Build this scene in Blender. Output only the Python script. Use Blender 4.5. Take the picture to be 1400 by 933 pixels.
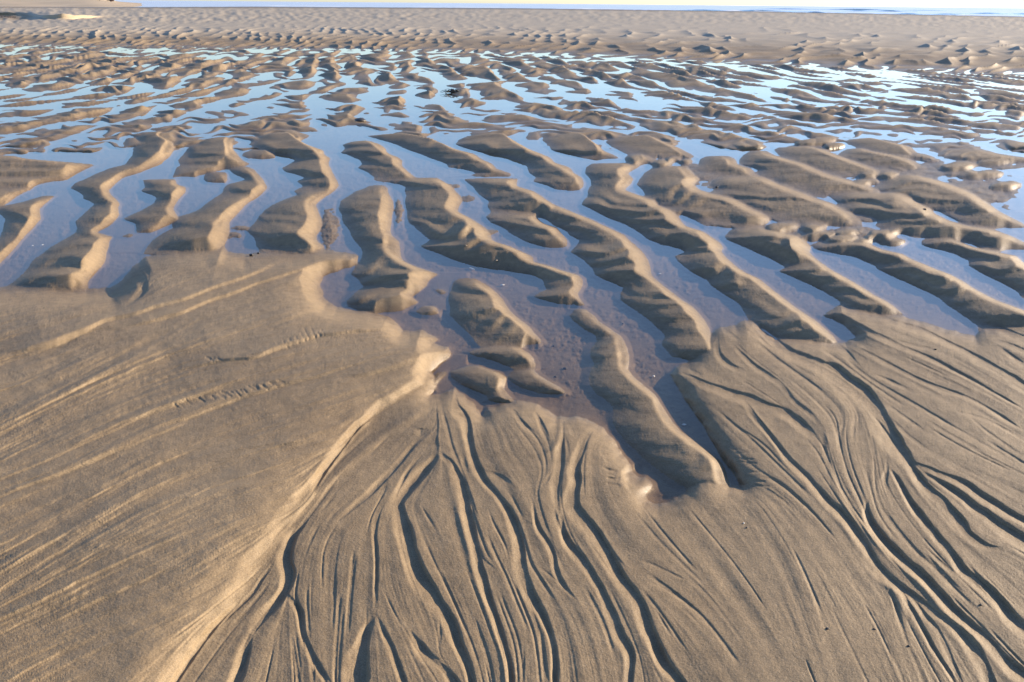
import bpy, bmesh, math, random
import numpy as np
from mathutils import Matrix, Vector

for o in list(bpy.data.objects):
    bpy.data.objects.remove(o)
scene = bpy.context.scene
C = scene.collection
R = math.radians
random.seed(4)

# ------------------------------------------------------------------ camera
F, CX, CY = 1120.0, 700.0, 466.5          # focal length and centre in photograph pixels
CZ = 1.60                                 # eye height above the pools (m)
QH = 5.0                                  # height of the horizon in the picture
PITCH = math.atan((CY - QH) / F)
ROLL = R(0.50)
Fw = Vector((0, math.cos(PITCH), -math.sin(PITCH)))
R0 = Vector((1, 0, 0))
D0 = Vector((0, -math.sin(PITCH), -math.cos(PITCH)))
Rr = R0 * math.cos(ROLL) - D0 * math.sin(ROLL)
Dr = R0 * math.sin(ROLL) + D0 * math.cos(ROLL)
Ur = -Dr
cam_d = bpy.data.cameras.new("camera")
cam_d.sensor_width = 36.0
cam_d.lens = 36.0 * F / 1400.0
cam_d.clip_start = 0.05
cam_d.clip_end = 60000
cam = bpy.data.objects.new("camera", cam_d)
C.objects.link(cam)
cam.matrix_world = Matrix(((Rr.x, Ur.x, -Fw.x, 0), (Rr.y, Ur.y, -Fw.y, 0), (Rr.z, Ur.z, -Fw.z, CZ), (0, 0, 0, 1)))
scene.camera = cam

# ------------------------------------------------------------------ light
SUN_EL, SUN_AZ = R(15.5), R(26)           # azimuth from +X (right) towards +Y (away)
sd_vec = Vector((math.cos(SUN_EL) * math.cos(SUN_AZ), math.cos(SUN_EL) * math.sin(SUN_AZ), math.sin(SUN_EL)))
w = bpy.data.worlds.new("World")
scene.world = w
w.use_nodes = True
nt = w.node_tree
bg = nt.nodes["Background"]
sky = nt.nodes.new("ShaderNodeTexSky")
sky.sky_type = 'NISHITA'
sky.sun_disc = False
sky.sun_elevation = SUN_EL
sky.sun_rotation = math.pi / 2 - SUN_AZ
sky.altitude = 0
sky.air_density = 1.0
sky.dust_density = 0.35
sky.ozone_density = 3.0
tint = nt.nodes.new("ShaderNodeVectorMath"); tint.operation = 'MULTIPLY'
tint.inputs[1].default_value = (0.91, 0.95, 1.11)          # white balance of the sky
nt.links.new(sky.outputs[0], tint.inputs[0])
nt.links.new(tint.outputs[0], bg.inputs[0])
bg.inputs[1].default_value = 0.115
sun_d = bpy.data.lights.new("sun", 'SUN')
sun_d.energy = 5.0
sun_d.angle = R(0.5)
sun_d.color = (1.0, 0.82, 0.60)
sun = bpy.data.objects.new("sun", sun_d)
C.objects.link(sun)
sun.rotation_euler = sd_vec.to_track_quat('Z', 'Y').to_euler()
scene.view_settings.view_transform = 'Standard'
scene.view_settings.look = 'None'
scene.view_settings.gamma = 1
scene.view_settings.use_curve_mapping = False
scene.view_settings.exposure = 1.09

# ------------------------------------------------------------------ noise and field tools
def hash2(ix, iy, seed):
    h = (ix.astype(np.int64) * 374761393 + iy.astype(np.int64) * 668265263 + seed * 974711) & 0xFFFFFFFF
    h = ((h ^ (h >> 13)) * 1274126177) & 0xFFFFFFFF
    h = (h ^ (h >> 16)) & 0xFFFF
    return h.astype(np.float32) * (2 * math.pi / 65536.0)

def perlin(x, y, seed=0):
    x0 = np.floor(x); y0 = np.floor(y)
    fx = (x - x0).astype(np.float32); fy = (y - y0).astype(np.float32)
    u = fx * fx * fx * (fx * (fx * 6 - 15) + 10); v = fy * fy * fy * (fy * (fy * 6 - 15) + 10)
    def g(dx, dy):
        a = hash2(x0 + dx, y0 + dy, seed)
        return np.cos(a) * (fx - dx) + np.sin(a) * (fy - dy)
    n = (g(0, 0) * (1 - u) + g(1, 0) * u) * (1 - v) + (g(0, 1) * (1 - u) + g(1, 1) * u) * v
    return n * 1.5

def fbm(x, y, oct=3, seed=0, gain=0.5):
    t = 0; a = 1
    for k in range(oct):
        t = t + a * perlin(x * 2 ** k, y * 2 ** k, seed + 17 * k); a *= gain
    return t

def sstep(a, b, x):
    t = np.clip((x - a) / (b - a), 0, 1)
    return t * t * (3 - 2 * t)

U0, U1, V0, V1 = -300, 1700, 0, 1100
uu, vv = np.meshgrid(np.arange(U0, U1 + 1, dtype=np.float32), np.arange(V0, V1 + 1, dtype=np.float32))
HH, WW = uu.shape

def blur(A, n):
    for _ in range(n):
        A = 0.25 * np.roll(A, 1, 0) + 0.5 * A + 0.25 * np.roll(A, -1, 0)
        A = 0.25 * np.roll(A, 1, 1) + 0.5 * A + 0.25 * np.roll(A, -1, 1)
    return A

def spline(pts, step=6.0):
    P = np.array(pts, float)
    Q = np.vstack([2 * P[0] - P[1], P, 2 * P[-1] - P[-2]])
    out = []
    for i in range(1, len(Q) - 2):
        n = max(1, int(np.hypot(*(Q[i + 1, :2] - Q[i, :2])) / step))
        for t in np.arange(n) / n:
            t2, t3 = t * t, t * t * t
            out.append(0.5 * (2 * Q[i] + (Q[i + 1] - Q[i - 1]) * t + (2 * Q[i - 1] - 5 * Q[i] + 4 * Q[i + 1] - Q[i + 2]) * t2
                              + (3 * Q[i] - Q[i - 1] - 3 * Q[i + 1] + Q[i + 2]) * t3))
    out.append(Q[-2])
    return np.array(out)

def line_field(P, rad):
    """signed distance to a polyline (positive on its right-hand side going along), and the place along it."""
    a0 = max(0, int(P[:, 0].min() - rad - U0)); a1 = min(WW, int(P[:, 0].max() + rad - U0) + 2)
    b0 = max(0, int(P[:, 1].min() - rad - V0)); b1 = min(HH, int(P[:, 1].max() + rad - V0) + 2)
    if a1 <= a0 or b1 <= b0:
        return None
    best = np.full((b1 - b0, a1 - a0), 1e9, np.float32); sg = np.ones_like(best); tt = np.zeros_like(best)
    n = len(P) - 1
    for i in range(n):
        x0, y0 = P[i, :2]; x1, y1 = P[i + 1, :2]
        c0 = max(a0, int(min(x0, x1) - rad - U0)); c1 = min(a1, int(max(x0, x1) + rad - U0) + 2)
        r0 = max(b0, int(min(y0, y1) - rad - V0)); r1 = min(b1, int(max(y0, y1) + rad - V0) + 2)
        if c1 <= c0 or r1 <= r0:
            continue
        X = uu[r0:r1, c0:c1]; Y = vv[r0:r1, c0:c1]
        dx, dy = x1 - x0, y1 - y0; L2 = dx * dx + dy * dy + 1e-9
        t = np.clip(((X - x0) * dx + (Y - y0) * dy) / L2, 0, 1)
        ex = X - x0 - t * dx; ey = Y - y0 - t * dy
        d = np.sqrt(ex * ex + ey * ey)
        s = np.where(dx * (Y - y0) - dy * (X - x0) > 0, 1.0, -1.0)
        sub = (slice(r0 - b0, r1 - b0), slice(c0 - a0, c1 - a0))
        m = d < best[sub]
        best[sub] = np.where(m, d, best[sub]); sg[sub] = np.where(m, s, sg[sub]); tt[sub] = np.where(m, i + t, tt[sub])
    return (slice(b0, b1), slice(a0, a1)), best, sg, tt

def poly_sd(pts, rad):
    """signed distance to a closed outline, positive inside, clamped to rad."""
    P = np.array(pts, float)
    inside = np.zeros((HH, WW), bool)
    xs = np.arange(U0, U1 + 1)
    for r in range(HH):
        y = V0 + r + 0.01
        cr = []
        for i in range(len(P)):
            x0, y0 = P[i]; x1, y1 = P[(i + 1) % len(P)]
            if (y0 > y) != (y1 > y):
                cr.append(x0 + (y - y0) / (y1 - y0) * (x1 - x0))
        cr.sort()
        for a, b in zip(cr[::2], cr[1::2]):
            inside[r, np.searchsorted(xs, a):np.searchsorted(xs, b)] = True
    dist = np.full((HH, WW), rad, np.float32)
    win, d, s, t = line_field(np.vstack([P, P[:1]]), rad)
    dist[win] = np.minimum(dist[win], d)
    return np.where(inside, dist, -dist)

MM = None
def mmpx(v):                                # metres across one pixel of the ground at row v
    ang = PITCH + np.arctan((v - CY) / F)
    return CZ / np.sin(np.maximum(ang, 0.004)) * np.cos(np.arctan((v - CY) / F)) / F

# ------------------------------------------------------------------ the ridges (row, left foot, crest, right foot)
RIDGES = [
 ([(268,60,68,76),(275,37,52,66),(285,-10,46,54),(300,8,44,56),(310,5,36,46),(325,0,27,31),(335,-15,14,24),(345,-30,2,14),(358,-45,-10,2),(380,-70,-35,-20),(398,-80,-45,-30)],0),
 ([(183,184,220,226),(190,186,214,224),(197,187,228,238),(202,183,222,240),(213,180,215,233),(225,172,200,215),(230,150,186,205),(238,130,167,188),(245,118,150,163),(250,104,146,158),(258,96,142,149),(262,105,141,149),(267,113,142,152),(273,112,150,159),(279,130,158,164),(285,122,153,161),(295,112,151,163),(303,103,146,156),(311,106,131,143),(318,104,124,130),(324,95,137,155),(330,84,136,149),(338,70,130,148),(345,60,127,145),(352,50,130,145),(360,43,122,142),(365,40,118,138),(373,33,103,128),(382,22,92,121),(390,15,95,118),(398,0,100,116)],0),
 ([(246,195,234,240),(252,197,235,239),(256,198,245,254),(263,190,241,254),(270,215,237,246),(278,210,233,241),(286,198,227,236),(293,183,232,241),(300,167,231,245),(306,186,215,232),(312,187,205,218),(319,187,196,205)],1),
 ([(190,282,310,321),(197,265,306,319),(204,256,308,318),(212,250,308,325),(220,243,322,332),(226,245,318,346),(230,240,285,318),(237,238,262,282),(244,235,253,264)],1),
 ([(236,284,300,309),(240,280,303,311),(246,279,305,310),(252,288,300,306)],1),
 ([(229,320,333,340),(232,312,337,347),(238,318,345,352),(246,337,350,360),(252,312,355,363),(257,306,354,366),(264,304,351,360),(270,295,336,350),(278,284,323,338),(288,270,312,329),(297,243,303,319),(305,236,290,313),(312,238,294,313),(320,222,294,313),(328,210,294,310),(337,202,293,303),(348,196,285,296)],0),
 ([(184,362,390,402),(192,345,400,405),(200,343,415,424),(206,355,428,442),(212,380,436,443),(217,405,446,452),(222,400,440,449),(230,385,445,449),(237,392,448,452),(243,418,452,457),(248,405,455,459),(255,414,458,463),(261,402,446,458),(267,408,428,448),(273,390,418,439),(280,373,416,431),(290,358,422,435),(300,352,427,439),(308,345,426,440),(316,338,418,437),(323,345,413,432),(330,350,422,433),(337,352,428,443),(346,365,425,440)],0),
 ([(206,345,362,368),(209,332,366,371),(214,330,371,376),(219,342,368,373)],1),
 ([(254,506,518,525),(257,500,522,530),(263,484,518,530),(268,478,526,533),(275,466,526,537),(285,462,521,538),(295,466,520,536),(305,470,519,535),(315,478,521,533),(322,480,526,535),(330,485,524,546),(337,492,523,547),(345,496,527,547),(352,495,536,548),(358,492,546,551),(365,486,560,568),(375,480,577,600),(383,490,574,586),(392,496,568,582),(400,487,555,572),(406,480,550,561),(413,473,552,572),(420,475,545,563),(428,505,530,545)],0),
 ([(194,480,500,508),(198,468,505,520),(203,472,513,527),(210,465,525,529),(215,485,535,543),(220,493,540,550),(225,495,539,549),(230,489,546,550),(236,503,553,558),(243,512,562,567),(249,506,585,592)],1),
 ([(244,545,590,598),(250,520,602,608),(255,556,611,617),(262,553,613,622),(269,555,620,630),(276,554,617,632),(284,556,609,627),(290,557,617,625),(297,557,632,639),(305,560,645,652),(313,568,655,664),(320,577,657,670),(328,588,661,672),(332,584,672,677),(337,574,690,695),(345,590,707,713),(352,612,722,729),(358,625,715,728),(365,650,740,754),(370,668,757,766),(376,715,780,790),(382,743,788,796),(390,744,790,797),(396,748,787,794),(401,735,782,790),(406,729,783,791),(413,743,788,796),(420,772,797,801)],1),
 ([(423,786,795,800),(426,785,797,802),(432,779,806,810),(440,785,813,817),(450,798,828,833),(459,815,840,848),(467,815,842,854),(477,808,843,858),(487,808,845,860),(497,812,845,860),(505,808,848,858),(515,806,857,865),(527,806,872,879),(540,816,888,895),(545,825,893,898),(555,838,896,905),(565,840,900,911),(577,838,908,919),(590,842,920,931),(603,855,938,949),(615,868,956,965),(628,880,972,981),(638,895,975,989),(648,908,976,993),(657,920,978,995),(664,932,983,999),(672,945,990,1003),(682,958,996,1006)],0),
 ([(245,632,698,708),(255,645,700,705),(262,652,722,729),(268,658,733,738),(275,668,742,748),(283,667,755,762),(290,672,745,756),(297,664,722,732),(306,673,735,742),(312,690,750,760),(320,697,757,768),(328,712,768,775),(335,727,770,776),(341,752,766,771)],1),
 ([(278,716,740,748),(283,714,757,765),(292,715,780,786),(300,748,800,807),(308,757,817,823),(316,775,835,841),(322,778,842,854),(329,792,852,859),(336,788,862,868),(345,780,868,878),(355,797,873,885),(365,807,876,889),(372,812,880,889),(378,815,885,891),(385,832,893,898),(393,853,903,908),(402,848,915,920),(410,848,925,930),(420,862,941,946),(430,877,950,956),(440,890,957,964),(450,900,962,969),(460,909,964,972),(470,905,968,976),(480,912,972,983),(492,920,982,992)],0),
 ([(224,810,850,866),(228,803,855,876),(237,800,845,858),(245,806,850,866),(253,808,842,862),(260,804,842,853),(267,804,865,872),(275,797,883,896),(281,795,890,898),(288,812,910,916),(296,828,918,926),(303,845,922,931),(310,862,930,937),(317,873,955,961),(325,882,965,973),(332,893,975,984),(339,915,980,989),(343,942,978,985),(350,922,982,990),(357,926,990,998),(365,935,1000,1006),(373,947,1012,1018),(382,965,1032,1037),(390,972,1042,1047),(400,985,1054,1059),(410,1003,1067,1072),(420,1013,1080,1086),(430,1020,1095,1100),(440,1025,1110,1115),(450,1040,1122,1128),(460,1055,1133,1139),(470,1070,1140,1146)],0),
 ([(311,1010,1035,1045),(315,1000,1040,1050),(323,990,1075,1090),(330,995,1088,1100),(337,1015,1095,1108),(345,1035,1097,1106),(352,1052,1106,1112),(360,1070,1117,1122),(367,1073,1127,1132),(371,1065,1133,1138),(378,1078,1146,1151),(387,1103,1162,1167),(395,1122,1175,1180),(403,1132,1187,1192),(412,1148,1205,1210),(420,1150,1217,1222),(430,1150,1228,1236)],0),
 ([(331,1120,1160,1175),(335,1108,1180,1190),(342,1115,1198,1206),(348,1135,1228,1234),(355,1180,1240,1246),(362,1196,1258,1264),(368,1199,1272,1278),(376,1215,1293,1299),(385,1238,1310,1316),(393,1255,1322,1328),(402,1275,1337,1344),(411,1288,1356,1362),(420,1298,1380,1387),(428,1310,1400,1408),(437,1325,1420,1430),(445,1333,1440,1450),(454,1340,1450,1460)],0),
 ([(327,1262,1290,1298),(330,1258,1300,1307),(338,1262,1322,1329),(345,1287,1350,1358),(350,1315,1382,1389),(357,1325,1388,1396),(364,1324,1398,1404),(372,1340,1410,1416),(380,1355,1420,1426),(388,1372,1430,1436),(396,1388,1440,1447),(405,1395,1455,1462),(418,1405,1470,1478)],0),
 ([(265,1140,1215,1222),(270,1150,1232,1238),(278,1160,1243,1250),(285,1155,1255,1265),(293,1180,1265,1273),(302,1213,1285,1292),(309,1212,1310,1317),(316,1228,1350,1357),(323,1262,1370,1377),(330,1325,1385,1392),(337,1350,1400,1407),(344,1350,1410,1417)],1),
 ([(240,1220,1240,1248),(243,1215,1255,1263),(250,1212,1280,1287),(258,1210,1300,1310),(265,1225,1318,1325),(272,1250,1330,1336),(283,1275,1345,1352),(290,1295,1355,1362),(298,1310,1372,1378),(306,1325,1388,1393),(313,1350,1395,1400)],1),
 ([(242,990,1030,1038),(246,985,1040,1047),(253,982,1055,1061),(260,990,1072,1077),(266,983,1090,1096),(272,1008,1105,1111),(278,1022,1125,1131),(285,1032,1138,1146),(292,1055,1150,1160),(300,1062,1160,1172),(309,1095,1162,1174)],1),
 ([(228,900,925,935),(236,890,932,942),(245,885,942,952),(253,880,935,943),(260,888,945,951),(265,893,960,966),(272,895,990,996),(279,915,1005,1012),(285,925,1015,1021),(291,922,1030,1036),(298,958,1042,1048),(305,968,1040,1046),(312,975,1020,1030)],1),
 ([(214,968,985,992),(218,963,992,1000),(225,962,995,1003),(231,955,1015,1022),(238,968,1022,1028),(244,957,1035,1042)],1),
 ([(207,1028,1038,1043),(212,1022,1046,1050),(218,1020,1065,1070),(225,1023,1090,1096),(232,1047,1105,1112),(240,1050,1125,1131),(247,1062,1150,1158),(253,1078,1170,1178),(260,1085,1190,1198),(268,1110,1190,1197)],1),
 ([(202,1070,1100,1106),(205,1067,1115,1120),(212,1075,1133,1138),(220,1085,1155,1160),(227,1105,1175,1182),(234,1125,1195,1201),(242,1135,1192,1203)],1),
 ([(204,1162,1176,1180),(207,1157,1180,1185),(214,1155,1220,1225),(221,1170,1240,1246),(229,1192,1252,1257),(234,1215,1245,1252)],1),
 ([(191,1165,1188,1194),(194,1160,1198,1204),(201,1178,1230,1240),(208,1195,1240,1248),(216,1227,1250,1256)],1),
 ([(214,-140,10,20),(218,-140,30,38),(226,-140,120,138),(233,-140,92,115),(240,-140,92,98),(247,-140,55,85),(252,-140,46,58),(257,-140,36,43),(263,-140,15,35),(270,-140,3,20),(277,-140,-5,10),(285,-140,-20,0)],1),
 ([(381,630,645,650),(384,622,648,655),(392,618,655,668),(400,615,668,678),(410,613,675,688),(420,616,685,693),(430,614,695,701),(438,622,705,711),(447,632,715,724),(456,640,720,731),(464,648,728,739),(470,652,720,741),(476,658,705,730)],1),
 ([(474,668,698,704),(478,650,705,713),(482,640,712,722),(490,652,722,729),(498,690,726,731),(505,700,726,731)],1),
 ([(505,705,724,730),(508,700,725,731),(515,693,733,738),(522,698,745,750),(530,712,760,765),(536,728,768,771),(541,742,765,770)],1),
 ([(419,578,588,594),(422,573,591,595),(427,567,594,598),(432,578,592,596),(435,584,590,593)],1),
 ([(500,640,650,656),(503,632,655,661),(509,615,675,681),(516,617,684,692),(524,625,682,691),(531,645,680,689),(540,665,683,695),(550,668,690,705)],0),
 ([(238,905,922,930),(241,900,930,936),(244,902,925,932)],1),
 ([(212,862,876,882),(217,858,880,888),(222,862,885,900),(226,868,884,892)],1),
 ([(186,640,672,680),(191,628,690,698),(198,622,700,712),(204,640,715,722),(210,665,730,738),(216,697,745,752),(223,715,752,758),(229,720,765,778),(237,722,778,784),(243,732,788,795),(250,725,792,798),(256,752,790,797),(262,765,785,790)],1),
 ([(186,500,545,552),(192,522,575,582),(198,542,600,608),(204,555,615,620),(211,575,640,648),(218,590,650,658),(224,610,665,672),(231,615,672,678),(237,655,690,698),(242,617,690,700)],1),
 ([(186,745,790,797),(192,740,800,806),(199,750,812,818),(206,755,818,824),(213,790,835,840),(219,800,845,850)],1),
 ([(188,840,880,886),(195,838,895,902),(202,850,915,922),(210,865,930,938),(217,880,945,950)],1),
]
# ------------------------------------------------------------------ outline of the sand sheets that end in the pools
LAND = [(-900,402),(-100,398),(0,395),(60,393),(118,397),(150,396),(162,388),(176,374),(182,366),(200,352),(240,343),(290,338),(305,337),(312,344),(335,348),(365,346),(400,345),(430,342),(470,345),(490,350),(488,362),(475,366),(455,372),(441,377),(438,390),(442,405),(449,414),(461,420),(480,424),(505,427),(530,433),(541,442),(551,452),(560,453),(575,451),(588,457),(597,464),(592,469),(600,472),(612,476),(617,483),(613,491),(598,500),(588,508),(598,516),(596,528),(588,540),(600,540),(612,534),(621,531),(633,540),(645,550),(655,560),(659,567),(668,558),(690,551),(715,548),(735,552),(747,560),(762,570),(790,570),(808,575),(825,585),(838,600),(850,620),(865,637),(882,652),(893,664),(880,674),(884,686),(900,690),(920,684),(938,672),(950,656),(966,648),(984,652),(998,663),(1014,664),(1004,645),(985,622),(973,600),(958,575),(940,550),(927,530),(916,512),(924,503),(940,496),(950,488),(958,470),(975,455),(985,447),(1005,446),(1018,438),(1030,440),(1040,448),(1060,462),(1100,462),(1125,464),(1138,468),(1156,469),(1169,461),(1156,447),(1140,436),(1122,432),(1135,424),(1150,416),(1160,420),(1200,428),(1229,430),(1260,440),(1300,452),(1333,459),(1345,450),(1400,440),(1500,430),(2400,420),(2400,1500),(-900,1500)]
# the higher sheet on the left; its right-hand edge is the sunlit scarp
LEFT = [(-900,380),(-100,385),(60,385),(200,345),(440,330),(470,350),(455,366),(434,375),(431,390),(436,408),(446,418),(461,422),(500,424),(536,434),(551,450),(575,449),(600,463),(612,474),(619,484),(610,495),(592,505),(578,513),(552,530),(526,549),(500,571),(479,592),(461,614),(444,632),(425,660),(404,690),(380,716),(345,762),(310,815),(278,860),(248,900),(225,935),(195,985),(150,1060),(100,1140),(-900,1140)]

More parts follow.
